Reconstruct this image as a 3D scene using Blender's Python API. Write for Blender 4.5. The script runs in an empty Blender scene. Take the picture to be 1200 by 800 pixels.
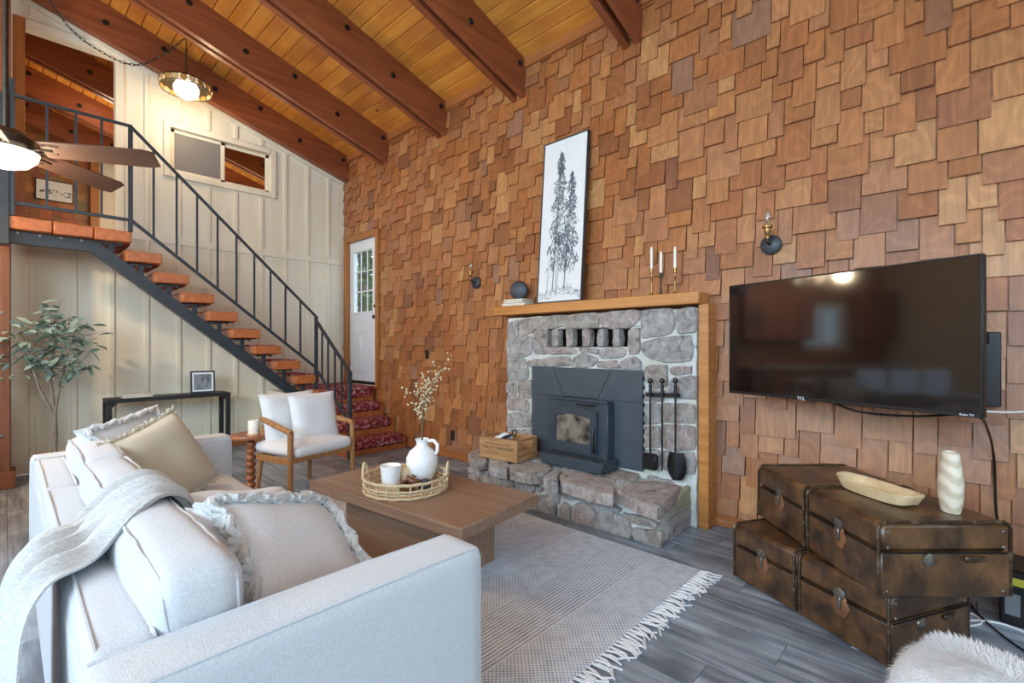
import bpy, bmesh, math, random
from mathutils import Vector, Matrix, noise, Euler
R = random.Random(7)
sc = bpy.context.scene
COL = sc.collection
PI = math.pi
# ------------------------------------------------------------------ camera
FPX, CX, CY, CAMH = 561.0, 600.0, 405.0, 1.30
YAW = math.atan(595 / 561)
SN, CN = math.sin(YAW), math.cos(YAW)
cam = bpy.data.cameras.new('camera'); camo = bpy.data.objects.new('camera', cam); COL.objects.link(camo)
cam.sensor_width = 36; cam.lens = FPX / 1200 * 36; cam.shift_y = 5 / 1200; cam.clip_start = 0.02
camo.location = (0, 0, CAMH); camo.rotation_euler = (PI / 2, 0, -YAW)
sc.camera = camo
# ------------------------------------------------------------------ world, light, exposure
sc.view_settings.view_transform = 'Standard'; sc.view_settings.look = 'None'
sc.view_settings.gamma = 1; sc.view_settings.use_curve_mapping = False
sc.view_settings.exposure = EXPOSURE = 0.05
wld = bpy.data.worlds.new('sky'); sc.world = wld; wld.use_nodes = True
bg = wld.node_tree.nodes['Background']; bg.inputs[0].default_value = (0.72, 0.86, 1.0, 1); bg.inputs[1].default_value = 2.6
def area(name, loc, aim, sx, sy, power, col):
    l = bpy.data.lights.new(name, 'AREA'); l.shape = 'RECTANGLE'; l.size = sx; l.size_y = sy; l.energy = power; l.color = col
    o = bpy.data.objects.new(name, l); COL.objects.link(o); o.location = loc
    o.rotation_euler = (Vector(aim) - Vector(loc)).to_track_quat('-Z', 'Y').to_euler(); return o
area('daylight_front_window', (0.2, -3.38, 2.9), (0.2, 3, .6), 6.4, 2.7, 75, (0.60, 0.80, 1.0))
area('daylight_side_window', (-3.98, 0.9, 2.75), (2.4, 1.5, .5), 5.4, 2.3, 500, (0.64, 0.82, 1.0))
def point(name, loc, power, col, r=.06):
    l = bpy.data.lights.new(name, 'POINT'); l.energy = power; l.color = col; l.shadow_soft_size = r
    o = bpy.data.objects.new(name, l); COL.objects.link(o); o.location = loc; return o
# ------------------------------------------------------------------ pixel to place
def ray(px, py):
    u = (px - CX) / FPX; v = (CY - py) / FPX
    return Vector((SN + CN * u, CN - SN * u, v))
def onx(px, py, X): r = ray(px, py); t = X / r.x; return Vector((X, r.y * t, CAMH + r.z * t))
def ony(px, py, Y): r = ray(px, py); t = Y / r.y; return Vector((r.x * t, Y, CAMH + r.z * t))
def onz(px, py, Z): r = ray(px, py); t = (Z - CAMH) / r.z; return Vector((r.x * t, r.y * t, Z))
def proj(p):
    d = SN * p[0] + CN * p[1]; r = CN * p[0] - SN * p[1]
    if d < .05: return (1e5, 1e5, d)
    return (CX + FPX * r / d, CY - FPX * (p[2] - CAMH) / d, d)
# ------------------------------------------------------------------ mesh helpers
def lin(c):
    return tuple(((x / 255) / 12.92 if x / 255 <= .04045 else ((x / 255 + .055) / 1.055) ** 2.4) for x in c) + (1,)
class MB:
    def __init__(s): s.v = []; s.f = []; s.t = []
    def add(s, vs, fs, tint=None):
        n = len(s.v); s.v += [Vector(v) for v in vs]; s.f += [tuple(i + n for i in f) for f in fs]
        if tint is not None: s.t += [tint] * len(vs)
        return s
    def xf(s, M, start=0):
        for i in range(start, len(s.v)): s.v[i] = M @ s.v[i]
        return s
    def box(s, x0, x1, y0, y1, z0, z1, b=0, tint=None):
        if x1 < x0: x0, x1 = x1, x0
        if y1 < y0: y0, y1 = y1, y0
        if z1 < z0: z0, z1 = z1, z0
        if b <= 0:
            return s.add([(x, y, z) for x in (x0, x1) for y in (y0, y1) for z in (z0, z1)],
                         [(0, 1, 3, 2), (4, 6, 7, 5), (0, 4, 5, 1), (2, 3, 7, 6), (0, 2, 6, 4), (1, 5, 7, 3)], tint)
        b = min(b, (x1 - x0) * .49, (y1 - y0) * .49, (z1 - z0) * .49)
        vs = []; ix = {}
        for i in (0, 1):
            for j in (0, 1):
                for k in (0, 1):
                    X = (x0, x1)[i]; Y = (y0, y1)[j]; Z = (z0, z1)[k]
                    dx = (b, -b)[i]; dy = (b, -b)[j]; dz = (b, -b)[k]
                    ix[i, j, k] = len(vs)
                    vs += [(X, Y + dy, Z + dz), (X + dx, Y, Z + dz), (X + dx, Y + dy, Z)]
        g = lambda i, j, k, a: ix[i, j, k] + a
        fs = []
        q = [(0, 0), (1, 0), (1, 1), (0, 1)]
        for e in (0, 1):
            fs.append([g(e, a, c, 0) for a, c in q]); fs.append([g(a, e, c, 1) for a, c in q]); fs.append([g(a, c, e, 2) for a, c in q])
        for a in (0, 1):
            for c in (0, 1):
                fs.append([g(a, c, 0, 0), g(a, c, 1, 0), g(a, c, 1, 1), g(a, c, 0, 1)])
                fs.append([g(a, 0, c, 0), g(a, 1, c, 0), g(a, 1, c, 2), g(a, 0, c, 2)])
                fs.append([g(0, a, c, 1), g(1, a, c, 1), g(1, a, c, 2), g(0, a, c, 2)])
        for i in (0, 1):
            for j in (0, 1):
                for k in (0, 1): fs.append([g(i, j, k, 0), g(i, j, k, 1), g(i, j, k, 2)])
        return s.add(vs, fs, tint)
    def bar(s, a, c, w, h, up=(0, 0, 1), b=0):
        a = Vector(a); c = Vector(c); d = (c - a); L = d.length; d.normalize()
        sd = d.cross(Vector(up))
        if sd.length < 1e-5: sd = d.cross(Vector((0, 1, 0)))
        sd.normalize(); u = sd.cross(d)
        n = len(s.v); s.box(0, L, -w / 2, w / 2, -h / 2, h / 2, b)
        M = Matrix((d, sd, u)).transposed().to_4x4(); M.translation = a
        return s.xf(M, n)
    def tube(s, path, r, seg=8, closed=False, caps=True):
        path = [Vector(p) for p in path]; n = len(path)
        rs = r if isinstance(r, (list, tuple)) else [r] * n
        base = len(s.v); prev = None; vs = []
        for i, p in enumerate(path):
            if closed: t = path[(i + 1) % n] - path[i - 1]
            else: t = path[min(i + 1, n - 1)] - path[max(i - 1, 0)]
            if t.length < 1e-9: t = Vector((0, 0, 1))
            t.normalize()
            if prev is None:
                a = Vector((0, 0, 1)) if abs(t.z) < .9 else Vector((1, 0, 0)); nn = t.cross(a).normalized()
            else:
                nn = prev - t * prev.dot(t)
                nn = nn.normalized() if nn.length > 1e-6 else t.orthogonal().normalized()
            prev = nn; bb = t.cross(nn)
            for k in range(seg):
                an = 2 * PI * k / seg; vs.append(p + (nn * math.cos(an) + bb * math.sin(an)) * rs[i])
        fs = []
        for i in range(n if closed else n - 1):
            j = (i + 1) % n
            for k in range(seg): fs.append((i * seg + k, i * seg + (k + 1) % seg, j * seg + (k + 1) % seg, j * seg + k))
        if caps and not closed: fs.append(tuple(range(seg))[::-1]); fs.append(tuple((n - 1) * seg + k for k in range(seg)))
        return s.add(vs, fs)
    def lathe(s, prof, seg=24, c=(0, 0, 0), axis='z', sx=1, sy=1):
        vs = []; fs = []
        for r, z in prof:
            for k in range(seg):
                a = 2 * PI * k / seg; x, y = r * math.cos(a) * sx, r * math.sin(a) * sy
                p = {'z': (x, y, z), 'x': (z, x, y), 'y': (x, z, y)}[axis]
                vs.append((p[0] + c[0], p[1] + c[1], p[2] + c[2]))
        n = len(prof)
        for i in range(n - 1):
            for k in range(seg): fs.append((i * seg + k, i * seg + (k + 1) % seg, (i + 1) * seg + (k + 1) % seg, (i + 1) * seg + k))
        if prof[0][0] > 1e-6: fs.append(tuple(range(seg)))
        if prof[-1][0] > 1e-6: fs.append(tuple((n - 1) * seg + k for k in range(seg)))
        return s.add(vs, fs)
    def prism(s, poly, vec):
        n = len(poly); vec = Vector(vec); a = [Vector(p) for p in poly]
        return s.add(a + [p + vec for p in a], [tuple(range(n)), tuple(range(n, 2 * n))[::-1]] + [(i, (i + 1) % n, n + (i + 1) % n, n + i) for i in range(n)])
    def grid(s, fn, nu, nv, closeu=False):
        vs = [fn(i / (nu if closeu else nu - 1), j / (nv - 1)) for j in range(nv) for i in range(nu)]
        fs = [(j * nu + i, j * nu + (i + 1) % nu, (j + 1) * nu + (i + 1) % nu, (j + 1) * nu + i) for j in range(nv - 1) for i in range(nu if closeu else nu - 1)]
        return s.add(vs, fs)
    def sheet(s, fn, nu, nv, th):
        P = [[Vector(fn(i / (nu - 1), j / (nv - 1))) for i in range(nu)] for j in range(nv)]
        def nrm(i, j):
            a = P[j][min(i + 1, nu - 1)] - P[j][max(i - 1, 0)]; b = P[min(j + 1, nv - 1)][i] - P[max(j - 1, 0)][i]
            n = a.cross(b); return n.normalized() if n.length > 1e-9 else Vector((0, 0, 1))
        top = [P[j][i] for j in range(nv) for i in range(nu)]; bot = [P[j][i] - nrm(i, j) * th for j in range(nv) for i in range(nu)]
        N = nu * nv; q = lambda i, j: j * nu + i
        fs = []
        for j in range(nv - 1):
            for i in range(nu - 1):
                fs.append((q(i, j), q(i + 1, j), q(i + 1, j + 1), q(i, j + 1))); fs.append((N + q(i, j), N + q(i, j + 1), N + q(i + 1, j + 1), N + q(i + 1, j)))
        ed = [q(i, 0) for i in range(nu)] + [q(nu - 1, j) for j in range(1, nv)] + [q(i, nv - 1) for i in range(nu - 2, -1, -1)] + [q(0, j) for j in range(nv - 2, 0, -1)]
        for a, b in zip(ed, ed[1:] + ed[:1]): fs.append((a, N + a, N + b, b))
        return s.add(top + bot, fs)
    def softbox(s, c, size, r=.04, n=9, bulge=(0, 0, 0), wob=0, seed=0):
        hx, hy, hz = [k / 2 for k in size]; c = Vector(c); H = (hx, hy, hz); idx = {}; vs = []; fs = []
        def pt(u, v, w):
            key = (round(u, 4), round(v, 4), round(w, 4))
            if key in idx: return idx[key]
            p = Vector((u * hx, v * hy, w * hz))
            q = Vector([max(-(H[k] - r), min(H[k] - r, p[k])) for k in range(3)]); d = p - q
            if d.length > 1e-7: p = q + d.normalized() * r
            fu, fv, fw = (1 - u * u), (1 - v * v), (1 - w * w)
            p += Vector((u * bulge[0] * fv * fw, v * bulge[1] * fu * fw, w * bulge[2] * fu * fv))
            if wob: p += noise.noise_vector(p * 5 + Vector((seed * 3.1, seed, 0))) * wob
            idx[key] = len(vs); vs.append(c + p); return idx[key]
        g = [math.sin((-1 + 2 * i / n) * PI / 2) for i in range(n + 1)]
        for a in range(n):
            for b in range(n):
                for e in (-1, 1):
                    A, B, C_, D = (g[a], g[b]), (g[a + 1], g[b]), (g[a + 1], g[b + 1]), (g[a], g[b + 1])
                    fs.append([pt(e, *k) for k in (A, B, C_, D)]); fs.append([pt(k[0], e, k[1]) for k in (A, B, C_, D)]); fs.append([pt(k[0], k[1], e) for k in (A, B, C_, D)])
        return s.add(vs, fs)
    def pillow(s, w, h, t, n=18, pinch=.07, wob=.006, seed=0):
        idx = {}; vs = []; fs = []
        def P(i, j, side):
            u = -1 + 2 * i / n; v = -1 + 2 * j / n; e = i in (0, n) or j in (0, n)
            key = (i, j, 0 if e else side)
            if key in idx: return idx[key]
            x = w / 2 * u * (1 - pinch * (1 - v * v)); y = h / 2 * v * (1 - pinch * (1 - u * u))
            z = 0 if e else side * t / 2 * ((1 - u ** 4) * (1 - v ** 4)) ** .55
            p = Vector((x, y, z)); p += noise.noise_vector(p * 7 + Vector((seed * 2.3, 1, seed))) * wob * (0 if e else 1)
            idx[key] = len(vs); vs.append(p); return idx[key]
        for i in range(n):
            for j in range(n):
                for sd in (-1, 1): fs.append([P(i, j, sd), P(i + 1, j, sd), P(i + 1, j + 1, sd), P(i, j + 1, sd)])
        return s.add(vs, fs)
    def build(s, name, mat, parent=None, ang=40, kind=None, loc=None):
        me = bpy.data.meshes.new(name); me.from_pydata([tuple(v) for v in s.v], [], s.f)
        if s.t and len(s.t) == len(s.v):
            at = me.color_attributes.new('tint', 'FLOAT_COLOR', 'POINT')
            at.data.foreach_set('color', [k for t in s.t for k in t])
        bm = bmesh.new(); bm.from_mesh(me); bmesh.ops.recalc_face_normals(bm, faces=bm.faces); bm.to_mesh(me); bm.free()
        if ang: me.shade_smooth(); me.set_sharp_from_angle(angle=math.radians(ang))
        me.materials.append(mat)
        return link(name, me, parent, loc, kind)
def link(name, me, parent=None, loc=None, kind=None):
    o = bpy.data.objects.new(name, me); COL.objects.link(o)
    if parent is not None: o.parent = parent
    if loc is not None: o.location = loc
    if kind: o['kind'] = kind
    return o
def thing(name, label, cat, loc=(0, 0, 0), rz=0, group=None):
    o = bpy.data.objects.new(name, None); COL.objects.link(o); o.empty_display_size = .1
    o.location = loc; o.rotation_euler = (0, 0, rz); return tag(o, label, cat, group)
def tag(o, label, cat, group=None):
    o['label'] = label; o['category'] = cat
    if group: o['group'] = group
    return o
def dup(root, label=None, loc=None):
    r = root.copy(); COL.objects.link(r)
    if label: r['label'] = label
    if loc is not None: r.location = loc
    for ch in list(root.children):
        c = ch.copy(); COL.objects.link(c); c.parent = r
        for g in list(ch.children): d = g.copy(); COL.objects.link(d); d.parent = c
    return r
def text(name, body, size, mat, parent, M, ext=.0006):
    cu = bpy.data.curves.new(name, 'FONT'); cu.body = body; cu.size = size; cu.align_x = 'CENTER'; cu.align_y = 'CENTER'; cu.extrude = ext; cu.resolution_u = 2
    t = bpy.data.objects.new(name, cu); COL.objects.link(t); me = bpy.data.meshes.new_from_object(t); bpy.data.objects.remove(t); bpy.data.curves.remove(cu)
    me.name = name; me.transform(M); me.materials.clear(); me.materials.append(mat)
    return link(name, me, parent)
def RZ(a): return Matrix.Rotation(a, 4, 'Z')
def RX(a): return Matrix.Rotation(a, 4, 'X')
def RY(a): return Matrix.Rotation(a, 4, 'Y')
def T(x, y, z): return Matrix.Translation((x, y, z))
# ------------------------------------------------------------------ materials
def newmat(name):
    m = bpy.data.materials.new(name); m.use_nodes = True; nt = m.node_tree
    return m, nt, nt.nodes['Principled BSDF']
def coords(nt, st, rnd=False, src='Object'):
    tc = nt.nodes.new('ShaderNodeTexCoord'); out = tc.outputs[src]
    if rnd:
        oi = nt.nodes.new('ShaderNodeObjectInfo'); ml = nt.nodes.new('ShaderNodeVectorMath'); ml.operation = 'SCALE'
        ml.inputs[0].default_value = (7.3, 11.1, 5.7); nt.links.new(oi.outputs['Random'], ml.inputs['Scale'])
        ad = nt.nodes.new('ShaderNodeVectorMath'); nt.links.new(out, ad.inputs[0]); nt.links.new(ml.outputs[0], ad.inputs[1]); out = ad.outputs[0]
    mp = nt.nodes.new('ShaderNodeMapping'); mp.inputs['Scale'].default_value = st; nt.links.new(out, mp.inputs['Vector'])
    return mp.outputs[0]
def noisen(nt, vec, sc_, det=4, rough=.55, dist=0):
    n = nt.nodes.new('ShaderNodeTexNoise'); n.inputs['Scale'].default_value = sc_; n.inputs['Detail'].default_value = det
    n.inputs['Roughness'].default_value = rough; n.inputs['Distortion'].default_value = dist; nt.links.new(vec, n.inputs['Vector']); return n
def ramp(nt, fac, stops):
    r = nt.nodes.new('ShaderNodeValToRGB'); el = r.color_ramp.elements
    while len(el) < len(stops): el.new(.5)
    for e, (p, c) in zip(el, stops): e.position = p; e.color = c
    nt.links.new(fac, r.inputs[0]); return r.outputs[0]
def mixc(nt, a, b, fac, mode='MIX'):
    m = nt.nodes.new('ShaderNodeMix'); m.data_type = 'RGBA'; m.blend_type = mode
    for sock, val in ((m.inputs[0], fac), (m.inputs[6], a), (m.inputs[7], b)):
        if isinstance(val, (int, float, tuple)): sock.default_value = val
        else: nt.links.new(val, sock)
    return m.outputs[2]
def bumpn(nt, b, h, strength, dist=.01):
    bp = nt.nodes.new('ShaderNodeBump'); bp.inputs['Strength'].default_value = strength; bp.inputs['Distance'].default_value = dist
    nt.links.new(h, bp.inputs['Height']); nt.links.new(bp.outputs[0], b.inputs['Normal'])
def mat(name, c1, c2=None, rough=.5, metal=0, ns=4, st=(1, 1, 1), det=4, bump=0, bs=None, bst=None, coat=0, rnd=0, tint=False, spec=.5, thr=(.35, .68), c3=None, ns3=2, dist=0, sheen=0):
    m, nt, b = newmat(name)
    b.inputs['Roughness'].default_value = rough; b.inputs['Metallic'].default_value = metal; b.inputs['Specular IOR Level'].default_value = spec
    if coat: b.inputs['Coat Weight'].default_value = coat; b.inputs['Coat Roughness'].default_value = .25
    if sheen: b.inputs['Sheen Weight'].default_value = sheen
    col = None
    v = coords(nt, st, rnd > 0)
    if c2 is not None:
        n = noisen(nt, v, ns, det, .6, dist); col = ramp(nt, n.outputs[0], [(thr[0], lin(c1)), (thr[1], lin(c2))])
        if c3 is not None:
            v3 = coords(nt, (1, 1, 1), rnd > 0); n3 = noisen(nt, v3, ns3, 3); f3 = ramp(nt, n3.outputs[0], [(.45, (0, 0, 0, 1)), (.7, (1, 1, 1, 1))]); col = mixc(nt, col, lin(c3), f3)
    if rnd:
        oi = nt.nodes.new('ShaderNodeObjectInfo'); mr = nt.nodes.new('ShaderNodeMapRange'); mr.inputs[3].default_value = 1 - rnd; mr.inputs[4].default_value = 1 + rnd
        nt.links.new(oi.outputs['Random'], mr.inputs[0]); hs = nt.nodes.new('ShaderNodeHueSaturation'); nt.links.new(mr.outputs[0], hs.inputs['Value'])
        if col is None: hs.inputs['Color'].default_value = lin(c1)
        else: nt.links.new(col, hs.inputs['Color'])
        col = hs.outputs[0]
    if tint:
        at = nt.nodes.new('ShaderNodeAttribute'); at.attribute_name = 'tint'; col = mixc(nt, col if col is not None else lin(c1), at.outputs['Color'], 1.0, 'MULTIPLY')
    if col is None: b.inputs['Base Color'].default_value = lin(c1)
    else: nt.links.new(col, b.inputs['Base Color'])
    if bump:
        vb = coords(nt, bst or st, rnd > 0); nb = noisen(nt, vb, bs or ns * 3, 5, .6); bumpn(nt, b, nb.outputs[0], bump)
    return m
def emis(name, col, s):
    m, nt, b = newmat(name); b.inputs['Base Color'].default_value = lin(col); b.inputs['Emission Color'].default_value = lin(col); b.inputs['Emission Strength'].default_value = s; return m
def glassm(name, tintc=(255, 255, 255), refl=.1):
    m, nt, b = newmat(name); tr = nt.nodes.new('ShaderNodeBsdfTransparent'); tr.inputs[0].default_value = lin(tintc)
    gl = nt.nodes.new('ShaderNodeBsdfGlossy'); gl.inputs['Roughness'].default_value = .03
    mx = nt.nodes.new('ShaderNodeMixShader'); mx.inputs[0].default_value = refl
    nt.links.new(tr.outputs[0], mx.inputs[1]); nt.links.new(gl.outputs[0], mx.inputs[2]); nt.links.new(mx.outputs[0], nt.nodes['Material Output'].inputs[0]); return m
M = {}
def shingle_mat():
    m, nt, b = newmat('cedar_shingle'); at = nt.nodes.new('ShaderNodeAttribute'); at.attribute_name = 'tint'
    tc = nt.nodes.new('ShaderNodeTexCoord'); mp = nt.nodes.new('ShaderNodeMapping'); mp.inputs['Scale'].default_value = (1, 55, 3.2); nt.links.new(tc.outputs['Object'], mp.inputs[0])
    n = nt.nodes.new('ShaderNodeTexNoise'); n.noise_dimensions = '4D'; n.inputs['Scale'].default_value = 1.3; n.inputs['Detail'].default_value = 4
    ml = nt.nodes.new('ShaderNodeMath'); ml.operation = 'MULTIPLY'; ml.inputs[1].default_value = 40; nt.links.new(at.outputs['Alpha'], ml.inputs[0]); nt.links.new(ml.outputs[0], n.inputs['W'])
    nt.links.new(mp.outputs[0], n.inputs['Vector'])
    # curved growth rings seen on the flat-sawn pieces
    mp2 = nt.nodes.new('ShaderNodeMapping'); mp2.inputs['Scale'].default_value = (1, 5, 3); mp2.inputs['Rotation'].default_value = (.5, 0, 0); nt.links.new(tc.outputs['Object'], mp2.inputs[0])
    n2 = nt.nodes.new('ShaderNodeTexNoise'); n2.noise_dimensions = '4D'; n2.inputs['Scale'].default_value = .9; n2.inputs['Detail'].default_value = 1; nt.links.new(mp2.outputs[0], n2.inputs['Vector']); nt.links.new(ml.outputs[0], n2.inputs['W'])
    m2 = nt.nodes.new('ShaderNodeMath'); m2.operation = 'MULTIPLY'; m2.inputs[1].default_value = 60; nt.links.new(n2.outputs[0], m2.inputs[0])
    sn = nt.nodes.new('ShaderNodeMath'); sn.operation = 'SINE'; nt.links.new(m2.outputs[0], sn.inputs[0])
    g = ramp(nt, n.outputs[0], [(.3, (.80, .77, .74, 1)), (.7, (1.1, 1.09, 1.08, 1))])
    g2 = ramp(nt, sn.outputs[0], [(.0, (.86, .85, .84, 1)), (.8, (1.04, 1.04, 1.03, 1))])
    c = mixc(nt, at.outputs['Color'], g, 1.0, 'MULTIPLY'); c = mixc(nt, c, g2, .8, 'MULTIPLY'); nt.links.new(c, b.inputs['Base Color'])
    b.inputs['Roughness'].default_value = .46; b.inputs['Coat Weight'].default_value = .25; b.inputs['Coat Roughness'].default_value = .32
    bumpn(nt, b, n.outputs[0], .25, .004); return m
M['shingle'] = shingle_mat()
WX = (1.2, 30, 30); WY = (30, 1.2, 30); WZ = (30, 30, 1.2)
M['ceil'] = mat('ceiling_pine', (206, 130, 48), (228, 160, 72), .42, ns=1, st=(14, .7, 14), rnd=.10, c3=(184, 114, 54), ns3=1.2, coat=.2, bump=.08)
M['beam'] = mat('stained_beam', (122, 64, 36), (152, 84, 48), .45, ns=1, st=(1.2, 18, 18), rnd=.05, bump=.12, coat=.1)
M['trimwood'] = mat('stained_trim', (150, 92, 48), (176, 112, 62), .45, ns=1, st=(20, 1.0, 20), bump=.08, rnd=.05)
M['casing'] = mat('golden_casing', (158, 100, 48), (186, 124, 66), .42, ns=1, st=(22, 22, 1.1), bump=.06, rnd=.05)
M['mantel'] = mat('golden_mantel', (176, 112, 52), (204, 142, 78), .4, ns=1, st=(22, .9, 22), bump=.08, coat=.2)
M['post'] = mat('rough_post', (110, 66, 42), (142, 88, 58), .6, ns=1, st=(18, 18, .8), bump=.25)
M['cream'] = mat('cream_board', (226, 218, 196), (234, 227, 208), .62, ns=1.5, st=(6, 6, .7), bump=.12, bs=20, bst=(8, 8, 1))
M['iron'] = mat('dark_blue_iron', (42, 50, 58), (50, 58, 66), .42, ns=12, bump=.04)
M['black'] = mat('black_metal', (20, 21, 23), rough=.4)
M['blackwood'] = mat('black_painted_wood', (26, 27, 29), (36, 37, 40), .5, ns=1, st=WX)
M['treadwood'] = mat('stair_tread_wood', (164, 88, 42), (196, 114, 60), .4, ns=1, st=(20, 1.2, 20), rnd=.08, bump=.06, coat=.2)
M['floor'] = mat('grey_plank', (106, 119, 134), (178, 191, 206), .4, ns=1, st=(20, 1.0, 20), rnd=.10, c3=(94, 106, 120), ns3=2.6, bump=.1, coat=.1, det=6, dist=.6)
M['slab'] = mat('subfloor', (70, 70, 72), rough=.7)
M['white'] = mat('white_paint', (240, 242, 245), rough=.4)
M['door'] = mat('white_door', (236, 240, 246), rough=.35)
M['brass'] = mat('aged_brass', (170, 136, 84), (140, 108, 64), .32, metal=.9, ns=20)
M['bronze'] = mat('dark_bronze', (62, 58, 52), (84, 76, 64), .4, metal=.7, ns=20)
M['glass'] = glassm('clear_glass', (245, 250, 250), .08)
M['screen'] = glassm('insect_screen', (120, 118, 118), .02)
M['mortar'] = mat('pale_mortar', (200, 203, 200), (224, 226, 224), .9, ns=12, bump=.9, bs=40, c3=(184, 190, 172), ns3=3)
M['moss'] = mat('mossy_mortar', (150, 152, 128), (176, 176, 150), .9, ns=9, bump=.8, bs=40)
M['stove'] = mat('stove_steel', (62, 72, 82), (70, 80, 90), .5, ns=6, bump=.06, bs=80)
M['stovedark'] = mat('stove_iron', (54, 64, 74), (62, 72, 82), .38, ns=10, bump=.06)
M['sofa'] = mat('pale_linen', (200, 205, 211), (211, 216, 222), .85, ns=160, bump=.35, bs=260, sheen=.3, det=2)
M['sofacush'] = mat('oat_linen', (198, 202, 208), (209, 213, 219), .85, ns=160, bump=.35, bs=240, sheen=.3, det=2)
M['beige'] = mat('beige_chenille', (202, 192, 170), (210, 201, 181), .9, ns=160, bump=.3, bs=260, sheen=.3)
M['whitefab'] = mat('white_cotton', (224, 228, 233), (236, 239, 243), .9, ns=120, bump=.4, bs=200, sheen=.2)
M['knit'] = mat('white_knit', (214, 217, 217), (236, 238, 238), .9, ns=1, st=(40, 150, 150), bump=.8, bs=1.2, bst=(60, 240, 240), sheen=.2)
M['oak'] = mat('chair_oak', (150, 104, 62), (178, 130, 84), .45, ns=1, st=(24, 24, 2), bump=.05)
M['walnut'] = mat('table_walnut', (132, 104, 84), (156, 127, 106), .42, ns=1, st=(26, 1.4, 26), bump=.06)
M['cherry'] = mat('turned_cherry', (136, 78, 46), (170, 104, 64), .35, ns=6, coat=.3)
M['rattan'] = mat('rattan', (190, 166, 128), (220, 202, 168), .7, ns=30, bump=.3)
M['ceramic'] = mat('white_ceramic', (232, 234, 236), (242, 243, 244), .5, ns=20, bump=.1)
M['bead'] = mat('glossy_brown_wood', (96, 56, 36), (130, 80, 52), .2, ns=8, coat=.5)
M['leaf'] = mat('olive_leaf', (118, 144, 130), (160, 180, 168), .5, ns=3, rnd=.28)
M['bark'] = mat('olive_bark', (112, 104, 92), (146, 138, 124), .85, ns=14, bump=.4)
M['dry'] = mat('dried_flower', (206, 192, 150), (230, 220, 190), .8, ns=20)
M['stem'] = mat('dried_stem', (120, 92, 62), rough=.8)
M['leather'] = mat('trunk_leather', (56, 38, 24), (122, 86, 52), .36, ns=7, st=(1.2, 1.2, .8), det=9, bump=.22, bs=60, c3=(48, 36, 28), ns3=6, coat=.25, thr=(.36, .66))
M['rim'] = mat('worn_trunk_rim', (62, 46, 32), (140, 122, 98), .4, ns=30, thr=(.5, .8), metal=.3, bump=.2)
M['patch'] = mat('rusty_lock_plate', (128, 84, 58), (160, 112, 80), .45, ns=18, metal=.4)
M['steel'] = mat('worn_steel', (150, 146, 138), (96, 90, 82), .35, metal=.8, ns=20)
M['palewood'] = mat('pale_carved_wood', (206, 180, 138), (224, 202, 164), .6, ns=1, st=(20, 2, 20), bump=.06)
M['ringwood'] = None
M['wax'] = mat('candle_wax', (244, 240, 228), rough=.5)
M['paper'] = mat('book_pages', (232, 226, 212), (220, 212, 194), .8, ns=60, st=(1, 1, 12))
M['book'] = mat('cream_book_cover', (226, 220, 206), rough=.6)
M['bookdark'] = mat('grey_book_cover', (150, 150, 148), rough=.6)
M['crate'] = mat('crate_wood', (158, 116, 74), (190, 148, 102), .7, ns=1, st=(4, 4, 26), bump=.15, rnd=.06)
M['ink'] = mat('print_ink', (62, 46, 34), rough=.8)
M['canvas'] = mat('art_canvas', (226, 230, 232), (234, 238, 240), .7, ns=5)
M['artink'] = mat('art_ink', (96, 108, 118), (134, 146, 156), .8, ns=30)
M['fur'] = mat('white_fur', (226, 230, 234), (240, 242, 244), .9, ns=60, sheen=.4, bump=.6, bs=140)
M['plastic'] = mat('black_plastic', (18, 18, 20), rough=.45)
M['plate'] = mat('dark_outlet', (44, 34, 30), rough=.45)
M['blade'] = mat('fan_blade_wood', (92, 66, 54), (106, 78, 66), .5, ns=60, bump=.05)
M['bulb'] = emis('lamp_globe', (255, 240, 214), 5.0)
M['fanlight'] = emis('fan_globe', (255, 246, 232), 2.6)
M['loftwin'] = emis('lit_pane', (225, 240, 255), 2.2)
M['disc'] = emis('downlight_lens', (255, 240, 220), 6.0)
def screen_mat():
    m, nt, b = newmat('tv_panel'); b.inputs['Base Color'].default_value = (.004, .004, .005, 1); b.inputs['Roughness'].default_value = .07; b.inputs['IOR'].default_value = 1.75
    return m
M['tv'] = screen_mat()
def knots(m, scale=2.4):
    nt = m.node_tree; b = nt.nodes['Principled BSDF']; src = b.inputs['Base Color'].links[0].from_socket; v = coords(nt, (1, .55, 1), True); vo = nt.nodes.new('ShaderNodeTexVoronoi'); vo.inputs['Scale'].default_value = scale; nt.links.new(v, vo.inputs[0])
    f = ramp(nt, vo.outputs['Distance'], [(.025, (.9, .9, .9, 1)), (.06, (0, 0, 0, 1))]); nt.links.new(mixc(nt, src, lin((96, 52, 26)), f), b.inputs['Base Color'])
knots(M['ceil'])
def ring_mat():
    m, nt, b = newmat('ringed_driftwood'); v = coords(nt, (14, 14, 5)); w = nt.nodes.new('ShaderNodeTexWave'); w.wave_type = 'RINGS'; w.rings_direction = 'SPHERICAL'; w.inputs['Scale'].default_value = 1.6; w.inputs['Distortion'].default_value = 2.5; w.inputs['Detail'].default_value = 2
    nt.links.new(v, w.inputs[0]); c = ramp(nt, w.outputs[0], [(.2, lin((200, 188, 164))), (.8, lin((226, 218, 200)))]); nt.links.new(c, b.inputs['Base Color']); b.inputs['Roughness'].default_value = .6; return m
M['ringwood'] = ring_mat()
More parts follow.
